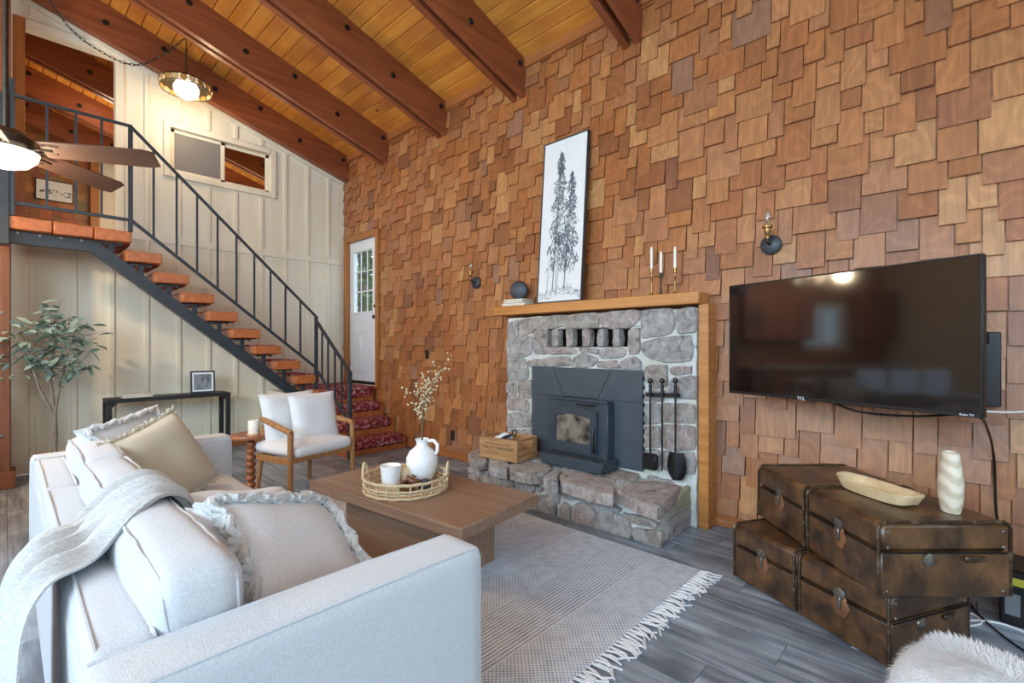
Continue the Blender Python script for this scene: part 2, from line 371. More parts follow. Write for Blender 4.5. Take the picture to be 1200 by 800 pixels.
def carpet_mat():
    m, nt, b = newmat('red_patterned_carpet'); v = coords(nt, (1, 1, 1)); vo = nt.nodes.new('ShaderNodeTexVoronoi'); vo.inputs['Scale'].default_value = 20; nt.links.new(v, vo.inputs[0])
    n = noisen(nt, v, 26, 3, .6, 1.2)
    a = ramp(nt, vo.outputs['Distance'], [(.12, lin((206, 188, 176))), (.22, lin((40, 34, 44))), (.34, lin((128, 22, 34))), (.6, lin((150, 30, 40)))])
    c = ramp(nt, n.outputs[0], [(.40, lin((136, 24, 36))), (.47, lin((44, 26, 40))), (.53, lin((168, 40, 48))), (.62, lin((226, 206, 194)))])
    col = mixc(nt, a, c, .55); nt.links.new(col, b.inputs['Base Color']); b.inputs['Roughness'].default_value = .95
    nb = noisen(nt, v, 200, 2); bumpn(nt, b, nb.outputs[0], .5); return m
M['carpet'] = carpet_mat()
def rug_mat():
    m, nt, b = newmat('woven_rug'); tc = nt.nodes.new('ShaderNodeTexCoord'); sp = nt.nodes.new('ShaderNodeSeparateXYZ'); nt.links.new(tc.outputs['Object'], sp.inputs[0])
    def wave(axis_out, k, ph=0):
        ml = nt.nodes.new('ShaderNodeMath'); ml.operation = 'MULTIPLY_ADD'; ml.inputs[1].default_value = k; ml.inputs[2].default_value = ph; nt.links.new(axis_out, ml.inputs[0]); s = nt.nodes.new('ShaderNodeMath'); s.operation = 'SINE'; nt.links.new(ml.outputs[0], s.inputs[0]); return s.outputs[0]
    def mth(op, a, b_):
        n = nt.nodes.new('ShaderNodeMath'); n.operation = op
        for s, k in ((n.inputs[0], a), (n.inputs[1], b_)):
            if isinstance(k, (int, float)): s.default_value = k
            else: nt.links.new(k, s)
        return n.outputs[0]
    X, Y = sp.outputs[0], sp.outputs[1]
    dots = mth('MULTIPLY', wave(X, 300), wave(Y, 300)); rows = wave(Y, 330)
    band = mth('GREATER_THAN', wave(Y, 11.0, .6), 0.05)
    nz = noisen(nt, coords(nt, (1, 1, 1)), 16, 3)
    pat = nt.nodes.new('ShaderNodeMix'); pat.data_type = 'FLOAT'; nt.links.new(band, pat.inputs[0]); nt.links.new(rows, pat.inputs[2]); nt.links.new(dots, pat.inputs[3])
    pt = mth('ADD', pat.outputs[0], mth('MULTIPLY', mth('SUBTRACT', nz.outputs[0], .5), 1.6))
    mr = nt.nodes.new('ShaderNodeMapRange'); mr.inputs[1].default_value = -1.2; mr.inputs[2].default_value = 1.2; nt.links.new(pt, mr.inputs[0])
    c = ramp(nt, mr.outputs[0], [(.05, lin((142, 155, 173))), (.40, lin((194, 206, 222))), (.75, lin((226, 235, 246)))]); nt.links.new(c, b.inputs['Base Color']); b.inputs['Roughness'].default_value = .95
    bumpn(nt, b, mr.outputs[0], .5, .006); return m
M['rug'] = rug_mat()
def stone_mat(name, a, b_, c):
    m, nt, b = newmat(name); v = coords(nt, (1, 1, 1), False); n = noisen(nt, v, 13, 9, .75, .8); n2 = noisen(nt, v, 8, 8, .75)
    c1 = ramp(nt, n.outputs[0], [(.34, lin(a)), (.48, lin(b_)), (.66, lin(c))]); c2 = mixc(nt, c1, lin((206, 206, 206)), ramp(nt, n2.outputs[0], [(.46, (0, 0, 0, 1)), (.68, (.8, .8, .8, 1))]))
    nt.links.new(c2, b.inputs['Base Color']); b.inputs['Roughness'].default_value = .85; nb = noisen(nt, v, 20, 10, .75); bumpn(nt, b, nb.outputs[0], 1.0, .045); return m
STONES = [stone_mat('stone_grey', (116, 114, 113), (182, 178, 177), (228, 226, 224)), stone_mat('stone_pink', (130, 114, 108), (188, 172, 167), (226, 218, 214)),
          stone_mat('stone_tan', (114, 106, 98), (178, 168, 159), (222, 216, 208)), stone_mat('stone_purple', (112, 112, 110), (176, 174, 171), (226, 225, 222))]
# ================================================================== the setting
WALLX, BACKY, FRONTY, LEFTX = 3.575, 6.89, -3.2, -3.75
SLOPE, CZ, RIDGE = 0.30, 4.15, -0.10
def ceilz(x): return CZ + SLOPE * ((3.55 - x) if x > RIDGE else (3.55 - RIDGE) - (RIDGE - x))
def wall(name, mat_, fixed, thick, axis, u0, u1, z0, z1, holes):
    us = sorted({u0, u1, *[h[0] for h in holes], *[h[1] for h in holes]}); mb = MB()
    for a, b in zip(us, us[1:]):
        zs = [(z0, z1)]
        for h in holes:
            if h[0] <= a + 1e-6 and h[1] >= b - 1e-6:
                nz = []
                for p, q in zs:
                    if h[2] > p: nz.append((p, min(q, h[2])))
                    if h[3] < q: nz.append((max(p, h[3]), q))
                zs = [k for k in nz if k[1] - k[0] > 1e-4]
        for p, q in zs:
            if axis == 'x': mb.box(fixed, fixed + thick, a, b, p, q)
            else: mb.box(a, b, fixed, fixed + thick, p, q)
    return mb.build(name, mat_, kind='structure', ang=0)
# ---- floor
fl = MB().box(LEFTX, 3.66, FRONTY, BACKY, -.12, -.012).build('floor', M['slab'], kind='structure', ang=0)
pw, pl = .178, 1.22
plank_me = None
nx = int((3.575 - LEFTX) / pw) + 1
for i in range(nx):
    x0 = 3.575 - (i + 1) * pw; off = (i * .417) % 1 * pl
    y = FRONTY - off
    while y < BACKY:
        a, b = max(y, FRONTY), min(y + pl, BACKY)
        if b - a > .05 and x0 > LEFTX - pw:
            xa = max(x0, LEFTX)
            mb = MB().box(-(pw / 2) + .001, pw / 2 - .001, 0, b - a - .002, -.012, 0, .0012)
            if b - a > pl - .01:
                if plank_me is None:
                    o = mb.build('plank', M['floor'], fl, ang=0); plank_me = o.data
                else: o = link('plank', plank_me, fl)
            else: o = mb.build('plank', M['floor'], fl, ang=0)
            o.location = (x0 + pw / 2, a, 0)
        y += pl
# ---- right wall with cedar shingles
DOOR = (5.90, 6.80, .72, 2.87)
wr = wall('wall_right', M['trimwood'], WALLX, .12, 'x', FRONTY, 11.2, 0, 4.6, [DOOR])
PAL = [((182, 118, 68), 7), ((190, 130, 80), 5), ((174, 109, 62), 6), ((200, 146, 94), 2), ((160, 101, 60), 3), ((178, 120, 80), 4), ((164, 120, 94), 1), ((146, 96, 66), 1), ((186, 127, 84), 3)]
pal = [c for c, n in PAL for _ in range(n)]
shingles = []
expo = .182; r = 0; zc = .03
FIRE = [(594, 355), (833, 335), (833, 610), (545, 610)]
def inpoly(x, y, P):
    c = False; j = len(P) - 1
    for i in range(len(P)):
        if (P[i][1] > y) != (P[j][1] > y) and x < (P[j][0] - P[i][0]) * (y - P[i][1]) / (P[j][1] - P[i][1]) + P[i][0]: c = not c
        j = i
    return c
HID = [FIRE, [(853, 335), (1153, 295), (1153, 490), (853, 460)], [(640, 167), (692, 148), (686, 352), (630, 356)], [(0, 0), (402, 0), (402, 800), (0, 800)]]
while zc < 4.10:
    y = FRONTY + R.uniform(0, .1); low = R.random() < .5
    while y < BACKY - .02:
        w = R.choice([.09, .105, .12, .14, .155, .17, .19, .215, .245]) * R.uniform(.94, 1.06)
        y1 = min(y + w, BACKY - .005)
        z0 = zc - (R.uniform(.05, .085) if low else R.uniform(-.006, .014)); z1 = min(zc + expo + .035, 4.09)
        low = not low if R.random() < .92 else low
        if z0 < .015: z0 = .015
        cut = not (y1 < DOOR[0] - .04 or y > DOOR[1] + .04) and z0 < DOOR[3] + .04 and z1 > DOOR[2] - .6
        if cut:
            if z0 < DOOR[3] + .04 < z1 - .03: z0 = DOOR[3] + .04; cut = False
            elif y < DOOR[0] - .09: y1 = DOOR[0] - .045; cut = False
        if not cut and y1 - y > .02 and z1 - z0 > .03:
            c = R.choice(pal); k = R.uniform(.90, .98)
            ti = lin([max(0, min(255, ch * k)) for ch in c])[:3] + (R.random(),)
            th = R.uniform(.026, .040)
            p = proj((3.55, (y + y1) / 2, (z0 + zc + expo) / 2)); vis = 0
            if -10 < p[0] < 1210 and -10 < p[1] < 810 and not any(inpoly(p[0], p[1], H_) for H_ in HID):
                q0 = proj((3.55, y, z0)); q1 = proj((3.55, y1, z0)); vis = abs(q1[0] - q0[0]) * (expo / p[2]) * FPX
            shingles.append((vis, y + .0038, y1 - .0038, z0, z1, th, ti))
        y += w
    zc += expo
shingles.sort(key=lambda s: -s[0])
def shingle(mb, s):
    _, y0, y1, z0, z1, th, ti = s; X = WALLX; tp = .005
    vs = [(X, y0, z0), (X, y1, z0), (X, y1, z1), (X, y0, z1), (X - th, y0, z0), (X - th, y1, z0), (X - tp, y1, z1), (X - tp, y0, z1)]
    mb.add(vs, [(0, 1, 2, 3), (4, 7, 6, 5), (0, 4, 5, 1), (1, 5, 6, 2), (2, 6, 7, 3), (3, 7, 4, 0)], ti)
for s in shingles[:300]:
    mb = MB(); shingle(mb, s); mb.build('shingle', M['shingle'], wr, ang=0)
mb = MB()
for s in shingles[300:]: shingle(mb, s)
mb.build('shingles', M['shingle'], wr, ang=0, kind='stuff')
MB().box(3.535, WALLX, FRONTY, BACKY, 4.06, 4.19, .004).build('trim_1', M['trimwood'], kind='structure')
for a, b in ((FRONTY, 1.34), (3.28, 5.1)):
    MB().box(3.542, WALLX, a, b, 0, .085, .004).build('baseboard_right', M['trimwood'], kind='structure')
# ---- white entry door on the lower landing
dz0, dz1, dy0, dy1 = .79, 2.835, 5.955, 6.745
dr = MB(); gz0 = onx(440, 366, 3.575).z + .03; gz1 = onx(440, 290, 3.575).z; gy0, gy1 = 6.09, 6.61
for bx_ in ((dy0, gy0, dz0, dz1), (gy1, dy1, dz0, dz1), (gy0, gy1, dz0, gz0), (gy0, gy1, gz1, dz1)): dr.box(3.585, 3.63, bx_[0], bx_[1], bx_[2], bx_[3])
door = dr.build('door_1', M['door'], kind='structure')
for a, b in ((6.06, 6.31), (6.39, 6.64)):
    for inset, x in ((0, 3.578), (.035, 3.574)):
        mm = MB(); mm.box(x, 3.59, a + inset, b - inset, .93 + inset, 1.47 - inset, .006); mm.build('door_panel', M['door'], door)
MB().box(3.604, 3.61, gy0, gy1, gz0, gz1).build('door_pane', M['glass'], door, ang=0)
for k in range(1, 3):
    yy = gy0 + (gy1 - gy0) * k / 3; MB().box(3.595, 3.602, yy - .009, yy + .009, gz0, gz1).build('muntin', M['door'], door)
    zz = gz0 + (gz1 - gz0) * k / 3; MB().box(3.5955, 3.6015, gy0, gy1, zz - .009, zz + .009).build('muntin', M['door'], door)
fr = MB()
for b_ in ((gy0 - .03, gy1 + .03, gz0 - .03, gz0), (gy0 - .03, gy1 + .03, gz1, gz1 + .03), (gy0 - .03, gy0, gz0, gz1), (gy1, gy1 + .03, gz0, gz1)): fr.box(3.576, 3.59, *b_, .004)
fr.build('pane_frame', M['door'], door)
for z, rr, L in ((gz0 - .09, .03, .05), (gz0 + .06, .026, .03)):
    MB().lathe([(0, 0), (rr * .8, 0), (rr, .006), (rr * .45, .012), (rr * .4, L * .5), (rr * .9, L * .62), (rr, L * .8), (rr * .7, L), (0, L)], 16, axis='x').xf(Matrix.Scale(-1, 4, (1, 0, 0))).xf(T(3.585, 6.01, z)).build('door_knob', M['bronze'], door)
for z in (1.0, 1.85, 2.65): MB().box(3.572, 3.59, 6.738, 6.752, z, z + .09, .002).build('hinge', M['steel'], door)
MB().box(3.56, 3.65, dy0, dy1, .745, .788, .004).build('trim_2', M['plastic'], kind='structure')
cs = MB(); cs.box(3.53, 3.69, 5.87, 5.95, .72, 2.92, .004); cs.box(3.53, 3.69, 6.75, 6.84, .72, 2.92, .004); cs.box(3.53, 3.69, 5.95, 6.75, 2.84, 2.92, .004)
cs.build('trim_3', M['casing'], kind='structure')
# ---- back wall: cream board and batten, opening to the loft, sliding interior window
OPEN = (.14, .85, 2.42, 4.51); WIN = (1.36, 2.49, 3.385, 3.905); KWIN = (-2.75, -1.95, 1.28, 2.1)
wb = wall('wall_back', M['cream'], BACKY, .1, 'y', LEFTX, WALLX, 0, 5.3, [(OPEN[0] - .01, OPEN[1] + .01, OPEN[2], OPEN[3] + .01), (WIN[0] - .02, WIN[1] + .02, WIN[2] - .02, WIN[3] + .02), KWIN])
def batten(x, z0, z1, w=.045):
    if z1 - z0 > .04: MB().box(x - w / 2, x + w / 2, BACKY - .018, BACKY, z0, z1, .003).build('batten', M['cream'], wb)
railz = 2.56
for k in range(12):
    x = .197 + .3115 * k
    if x > 3.5: continue
    top = ceilz(x) - .36
    batten(x, .13, railz - .045)
    x2 = x + .0
    if OPEN[0] - .12 < x2 < OPEN[1] + .1: batten(x2, 4.64, top); continue
    if WIN[0] - .1 < x2 < WIN[1] + .1:
        batten(x2, railz + .045, WIN[2] - .09); batten(x2, WIN[3] + .09, top)
    else: batten(x2, railz + .045, top)
MB().box(.95, 3.55, BACKY - .02, BACKY, railz - .045, railz + .045, .003).build('batten', M['cream'], wb)
n0 = Vector((3.55, BACKY - .022, ceilz(3.55) - .38)); n1 = Vector((RIDGE, BACKY - .022, ceilz(RIDGE) - .38))
MB().bar(n0, n1, .03, .09, b=.003).build('trim_4', M['cream'], kind='structure')
MB().box(.2, 2.72, BACKY - .02, BACKY, 0, .13, .003).build('baseboard_back', M['trimwood'], kind='structure')
# opening casing
cs = MB(); cs.box(.055, .145, BACKY - .02, BACKY + .11, 2.42, 4.6, .004)
cs.build('trim_5', M['casing'], kind='structure')
cs = MB(); cs.box(.85, .925, BACKY - .025, BACKY + .11, 2.42, 4.6, .004); cs.box(.145, .85, BACKY - .025, BACKY + .11, 4.51, 4.6, .004); cs.box(-.06, .055, BACKY - .015, BACKY, 2.42, 4.6)
cs.build('trim_6', M['cream'], kind='structure')
wf = MB(); a, b, c, d = WIN
for x0, x1, z0, z1 in ((a - .07, a, c - .07, d + .07), (b, b + .07, c - .07, d + .07), (a, b, c - .07, c), (a, b, d, d + .07)): wf.box(x0, x1, BACKY - .035, BACKY + .1, z0, z1, .006)
wn = wf.build('window_1', M['cream'], kind='structure')
for x0, x1 in ((a, (a + b) / 2 + .02), ((a + b) / 2 - .02, b)):
    s = MB(); y = BACKY + (.02 if x0 == a else .045)
    for q in ((x0, x0 + .045, c, d), (x1 - .045, x1, c, d), (x0, x1, c, c + .04), (x0, x1, d - .04, d)): s.box(q[0], q[1], y, y + .022, q[2], q[3], .003)
    so = s.build('window_sash', M['cream'], wn)
    if x0 == a: MB().box(x0 + .04, x1 - .04, y + .008, y + .014, c + .03, d - .03).build('insect_screen', mat('grey_screen', (122, 118, 116), (132, 128, 126), .6, ns=300), so, ang=0)
    else: MB().box(x0 + .04, x1 - .04, y + .008, y + .012, c + .03, d - .03).build('pane', M['glass'], so, ang=0)
# ---- left and front walls (behind the camera), with the windows that light the room
FW = [(-3.0, -.15, 1.5, 4.0), (.15, 3.2, 1.5, 4.0)]
wall('wall_front', M['cream'], FRONTY - .12, .12, 'y', LEFTX, WALLX, 0, 5.3, FW)
LW = (-1.8, 3.6, 1.6, 3.9)
wall('wall_left', M['cream'], LEFTX - .12, .12, 'x', FRONTY, BACKY, 0, 4.3, [LW])
def glazed(name, axis, fixed, h, nmul):
    s = MB()
    def bx_(u0, u1, z0, z1):
        if axis == 'y': s.box(u0, u1, fixed - .08, fixed - .02, z0, z1, .004)
        else: s.box(fixed - .08, fixed - .02, u0, u1, z0, z1, .004)
    bx_(h[0], h[0] + .07, h[2], h[3]); bx_(h[1] - .07, h[1], h[2], h[3]); bx_(h[0] + .07, h[1] - .07, h[2], h[2] + .07); bx_(h[0] + .07, h[1] - .07, h[3] - .07, h[3])
    for k in range(1, nmul): u = h[0] + (h[1] - h[0]) * k / nmul; bx_(u - .025, u + .025, h[2] + .07, h[3] - .07)
    w = s.build(name, M['white'], kind='structure'); p = MB()
    if axis == 'y': p.box(h[0] + .05, h[1] - .05, fixed - .052, fixed - .048, h[2] + .05, h[3] - .05)
    else: p.box(fixed - .052, fixed - .048, h[0] + .05, h[1] - .05, h[2] + .05, h[3] - .05)
    p.build('pane', M['glass'], w, ang=0); return w
glazed('window_2', 'y', FRONTY, FW[0], 2); glazed('window_3', 'y', FRONTY, FW[1], 2); glazed('window_4', 'x', LEFTX, LW, 4)
glazed('window_5', 'y', BACKY + .1, KWIN, 2)
# stained boards over the kitchen part of the back wall
for k in range(17):
    x0 = LEFTX + .02 + k * .2; x1 = x0 + .195
    for z0, z1 in (((.93, KWIN[2] - .06), (KWIN[3] + .06, ceilz((x0 + x1) / 2) - .05)) if x1 > KWIN[0] - .02 and x0 < KWIN[1] + .02 else ((.93, ceilz((x0 + x1) / 2) - .05),)):
        MB().box(x0, x1, BACKY - .014, BACKY, z0, z1, .003).build('wall_board', M['casing'], wb)
# ---- ceiling: backing slabs, pine planks, doubled beams with bolts
cl = MB()
for xa, xb in ((3.70, RIDGE), (RIDGE, LEFTX - .12)):
    za, zb = ceilz(xa) + .022, ceilz(xb) + .022
    cl.prism([(xa, FRONTY - .12, za), (xb, FRONTY - .12, zb), (xb, FRONTY - .12, zb + .1), (xa, FRONTY - .12, za + .1)], (0, 14.5, 0))
ceiling = cl.build('ceiling', M['ceil'], kind='structure', ang=0)
L = math.hypot(1, SLOPE); dx, dz = -1 / L, SLOPE / L; bw = .145; pm = None
for i in range(int((3.56 - RIDGE) * L / bw) + 1):
    x = 3.56 + dx * bw * i
    if pm is None:
        m_ = MB(); g = .004
        prof = [(g * dx, g * dz + .018), (g * dx, g * dz + .004), ((g + .004) * dx, (g + .004) * dz), ((bw - g - .004) * dx, (bw - g - .004) * dz), ((bw - g) * dx, (bw - g) * dz + .004), ((bw - g) * dx, (bw - g) * dz + .018)]
        m_.prism([(p[0], FRONTY, p[1]) for p in prof], (0, 14.38, 0)); o = m_.build('ceiling_plank', M['ceil'], ceiling, ang=0); pm = o.data
    else: o = link('ceiling_plank', pm, ceiling)
    o.location = (x, 0, ceilz(x))
def bolt_mesh():
    return MB().lathe([(0, -.014), (.012, -.014), (.012, -.006), (.03, -.005), (.032, 0), (0, 0)], 10, axis='y')
bo = None; bm_ = None
for yb in (-1.81, -.57, .665, 1.90, 3.165, 4.40, 5.635, 6.735, 8.11, 9.35, 10.59):
    m_ = MB(); single = abs(yb - 6.735) < .01
    for o_, w_ in (((0, .06), (.11, .06)) if not single else ((0, .1),)):
        m_.prism([(3.555, yb + o_, ceilz(3.555) - .38), (3.555, yb + o_, ceilz(3.555) - .002), (RIDGE, yb + o_, ceilz(RIDGE) - .002), (RIDGE, yb + o_, ceilz(RIDGE) - .38)], (0, w_, 0))
    if not single: m_.prism([(3.555, yb + .06, ceilz(3.555) - .30), (3.555, yb + .06, ceilz(3.555) - .01), (RIDGE, yb + .06, ceilz(RIDGE) - .01), (RIDGE, yb + .06, ceilz(RIDGE) - .30)], (0, .05, 0))
    bmo = m_.build('beam', M['beam'], ceiling, ang=0)
    for k in range(7):
        x = 3.47 - k * .52 - (.12 if k else 0); z = ceilz(x) - (.10 if k % 2 == 0 else .2)
        if bm_ is None: o = bolt_mesh().build('bolt', M['black'], bmo); bm_ = o.data
        else: o = link('bolt', bm_, bmo)
        o.location = (x, yb, z)
    if yb > 6 and False: pass
# ridge beam and rough post at the loft corner
MB().box(RIDGE - .09, RIDGE + .09, FRONTY, 11.2, ceilz(RIDGE) - .42, ceilz(RIDGE) - .01, .006).build('ridge_beam', M['beam'], ceiling)
pst = MB().box(-.22, .042, 6.34, 6.58, .0, ceilz(-.1) - .42, .008).build('trim_7', M['post'], kind='structure')
MB().box(-.24, .075, 6.30, 6.60, 0, .15, .006).build('plinth', M['post'], pst)
for z in (.48, 1.0, 1.6): MB().lathe([(0, -.01), (.008, -.01), (.008, -.004), (.015, -.003), (.015, 0), (0, 0)], 10, axis='y').xf(T(-.02, 6.34, z)).build('bolt', M['steel'], pst)
# ---- loft room beyond the opening
MB().box(-1.6, 3.66, 6.99, 11.2, 2.28, 2.42).build('floor_loft', M['slab'], kind='structure', ang=0)
lw = MB().box(-1.6, 3.57, 11.1, 11.2, 2.42, 5.4).build('wall_loft', M['trimwood'], kind='structure', ang=0)
mb = MB(); z = 2.44
while z < 5.1:
    x = -1.55
    while x < 1.75:
        w = R.uniform(.09, .22); c = R.choice(pal); z0 = z - R.choice((0, .05)); th = .024
        ti = lin([ch * R.uniform(.85, 1.05) for ch in c])[:3] + (R.random(),)
        if z0 > 2.42: mb.add([(x + .002, 11.1, z0), (x + w - .002, 11.1, z0), (x + w - .002, 11.1, z + .2), (x + .002, 11.1, z + .2), (x + .002, 11.1 - th, z0), (x + w - .002, 11.1 - th, z0), (x + w - .002, 11.095, z + .2), (x + .002, 11.095, z + .2)],
               [(0, 1, 2, 3), (4, 7, 6, 5), (0, 4, 5, 1), (1, 5, 6, 2), (2, 6, 7, 3), (3, 7, 4, 0)], ti)
        x += w
    z += .17
mb.build('shingles', M['shingle'], lw, ang=0, kind='stuff')
MB().box(1.02, 1.14, 10.95, 11.09, 2.42, 4.9, .004).build('trim_8', M['casing'], kind='structure')
MB().box(1.14, 3.5, 11.0, 11.09, 2.42, 5.0).build('wall_loft_side', M['cream'], kind='structure', ang=0)
lwn = MB().box(1.17, 1.75, 10.97, 11.0, 2.5, 3.2, .004).build('window_6', M['white'], kind='structure')
MB().box(1.21, 1.71, 10.96, 10.972, 2.56, 3.14).build('pane', M['loftwin'], lwn, ang=0)
MB().box(-1.6, -1.5, 6.99, 11.1, 2.42, 5.0).build('wall_loft_end', M['cream'], kind='structure', ang=0)
# ---- outdoors past the entry door
MB().box(3.7, 30, -6, 40, -.5, -.05).build('ground', mat('forest_ground', (120, 110, 84), (150, 140, 110), .9, ns=2), kind='structure', ang=0)
# ================================================================== stairs
st = thing('staircase', 'open staircase with wooden block treads on a dark steel stringer along the cream wall', 'staircase', (0, 0, 0))
RISE, GO = .1865, .2345; YN, YF = 5.95, 6.84
def tread(x1, zt, w=.29, y1=YF):
    t = MB().box(x1 - w, x1, YN, y1, zt - .10, zt, .006).build('tread', M['treadwood'], st)
    MB().box(x1 - w * .98, x1 + .008, YN + .16, y1 - .1, zt - .108, zt + .012, .006).build('carpet_pad', M['carpet'], t)
    return t
for k in range(1, 9):
    x = 1.107 + GO * (k - 1); tread(x, 2.42 - RISE * k)
for a, b in ((.02, .298), (.302, .578), (.582, .862)):
    t = MB().box(a, b, YN, 6.86, 2.31, 2.42, .008).build('tread', M['treadwood'], st)
MB().box(.585, .87, YN + .16, 6.7, 2.302, 2.432, .006).build('carpet_pad', M['carpet'], t)
MB().box(.03, .58, YN + .1, 6.85, 2.421, 2.433, .004).build('landing_carpet', M['carpet'], st)
for ys in (6.10,):
    s = MB().prism([(-.15, ys - .045, 2.2025), (-.15, ys - .045, 2.3075), (.61, ys - .045, 2.3075), (2.635, ys - .045, .658), (2.565, ys - .045, .572), (.564, ys - .045, 2.2025)], (0, .09, 0))
    so = s.build('stringer', M['iron'], st)
    for k in range(0, 9):
        x = .862 - .14 + GO * k; zt = 2.42 - RISE * k - .108
        zl = 2.245 - (x - .57) * .81
        if k == 0: zl = 2.2
        b = MB(); b.box(x - .02, x + .02, ys - .02, ys + .02, zl, zt - .012); b.box(x - .09, x + .09, ys - .045, ys + .045, zt - .012, zt)
        for sx in (-.07, .07): b.lathe([(0, zt - .024), (.011, zt - .024), (.011, zt - .012), (0, zt - .012)], 8, c=(x + sx, ys - .025, 0))
        b.build('bracket', M['iron'], so)
    for x in (.08, .22, .36, .5): MB().lathe([(0, 0), (.011, 0), (.011, .012), (0, .012)], 8).xf(RX(PI / 2)).xf(T(x, ys - .05, 2.29)).build('bolt', M['steel'], so)
# steel column at the landing end
MB().box(-.14, .03, 5.94, 6.09, 2.17, 3.46, .004).build('end_column', M['iron'], st)
# carpeted lower landing and steps
LX = 2.70
ld = thing('landing_steps', 'low landing and four steps covered in red patterned carpet below the white door', 'steps', (0, 0, 0))
MB().box(LX, 3.53, 5.98, 6.86, 0, .70, .004).build('landing_base', M['treadwood'], ld)
MB().box(LX + .06, 3.535, 5.93, 6.86, .70, .745, .01).build('carpet_tread', M['carpet'], ld)
MB().box(LX, LX + .06, 5.93, 6.86, .70, .744, .004).build('nosing', M['treadwood'], ld)
MB().box(LX + .06, 3.50, 5.95, 5.98, .60, .70, .008).build('carpet_riser', M['carpet'], ld)
for i, (zt, yn) in enumerate(((.559, 5.685), (.373, 5.42), (.1865, 5.155))):
    MB().box(LX + .02, 3.535, yn + .04, yn + .31, 0, zt - .045, .003).build('step_side', M['treadwood'], ld)
    MB().box(LX + .05, 3.53 - (.06 if i < 2 else .04), yn, yn + .30, zt - .115, zt, .022).build('carpet_tread', M['carpet'], ld)
MB().box(2.45, LX, 5.985, 6.86, 0, .70).build('side_panel', M['cream'], ld)
# railing
rl = thing('stair_railing', 'dark steel railing with square balusters running down the open stairs', 'railing', (0, 0, 0))
YR = YN + .015
def baluster(p, z0, z1, w=.018): MB().box(p[0] - w / 2, p[0] + w / 2, p[1] - w / 2, p[1] + w / 2, z0, z1).build('baluster', M['iron'], rl)
MB().bar((.0, YR, 3.46), (.865, YR, 3.46), .035, .022).build('handrail', M['iron'], rl)
MB().bar((.0, YR, 2.535), (.865, YR, 2.535), .02, .03).build('bottom_rail', M['iron'], rl)
for px in (55, 89, 119): x = ony(px, 200, YR).x; baluster((x, YR), 2.545, 3.45)
for x, z0, z1 in ((.852, 2.42, 3.455), (.045, 2.42, 3.6)): MB().box(x - .018, x + .018, YR - .018, YR + .018, z0, z1, .002).build('post', M['iron'], rl)
zr = lambda x: 3.46 - (x - .852) * (3.46 - 1.677) / (2.70 - .852); zb = lambda x: 2.54 - (x - .852) * (2.54 - 1.03) / (2.70 - .852)
MB().bar((.852, YR, zr(.852)), (2.71, YR, zr(2.71)), .035, .022).build('handrail', M['iron'], rl)
MB().bar((.852, YR, zb(.852)), (2.71, YR, zb(2.71)), .02, .03).build('bottom_rail', M['iron'], rl)
for px in (180, 207, 231, 255, 277, 298, 317, 334.5, 352): x = ony(px, 300, YR).x; baluster((x, YR), zb(x), zr(x))
MB().box(2.71 - .018, 2.71 + .018, YR - .018, YR + .018, .745, 1.675, .002).build('post', M['iron'], rl)
MB().bar((2.71, 5.965, 1.62), (2.71, 5.085, .985), .035, .022).build('handrail', M['iron'], rl)
MB().bar((2.71, 5.965, 1.01), (2.71, 5.10, .41), .02, .03).build('bottom_rail', M['iron'], rl)
for px in (377.5, 384.5, 392.5, 400.3):
    y = onx(px, 420, 2.71).y; k = (5.965 - y) / .88; baluster((2.71, y), 1.01 - k * .61, 1.62 - k * .635)
MB().box(2.71 - .02, 2.71 + .02, 5.085, 5.125, 0.0, 1.0, .002).build('post', M['iron'], rl)
# ================================================================== fireplace
fp = thing('stone_fireplace', 'rough fieldstone fireplace with a raised stone hearth against the shingle wall', 'fireplace', (0, 0, 0))
FX, HX, HZ = 3.385, 2.90, .30
core = MB(); 
def rough(mb, amt, sc_=9):
    mb.v = [v + noise.noise_vector(v * sc_) * amt for v in mb.v]; return mb
def gridbox(x0, x1, y0, y1, z0, z1, n=26):
    mb = MB(); mb.softbox(((x0 + x1) / 2, (y0 + y1) / 2, (z0 + z1) / 2), (x1 - x0, y1 - y0, z1 - z0), .012, n); return mb
vy = [(648, 655), (664.5, 671.5), (683.5, 691.5), (701, 708), (719.5, 727)]
vz0, vz1 = 1.30, 1.41
Yl, Yr = 3.255, 1.385
zA = onx(690, 406.5, FX).z; zB = onx(690, 384.5, FX).z
yA, yB = onx(738, 400, FX).y, onx(641, 400, FX).y
rough(gridbox(FX, 3.60, Yr, Yl, 0, zA, 34), .010).build('mortar', M['mortar'], fp)
rough(gridbox(FX, 3.60, Yr, Yl, zB, 1.57, 30), .008).build('mortar', M['mortar'], fp)
rough(gridbox(FX, 3.60, Yr, yA, zA, zB, 12), .006).build('mortar', M['mortar'], fp)
rough(gridbox(FX, 3.60, yB, Yl, zA, zB, 12), .006).build('mortar', M['mortar'], fp)
MB().box(3.50, 3.515, yA - .01, yB + .01, zA - .01, zB + .01).build('vent_back', M['plastic'], fp)
rough(gridbox(HX + .02, 3.40, 1.44, 3.25, 0, HZ - .02, 30), .010, 7).build('hearth_mortar', M['mortar'], fp)
ns_ = [0]
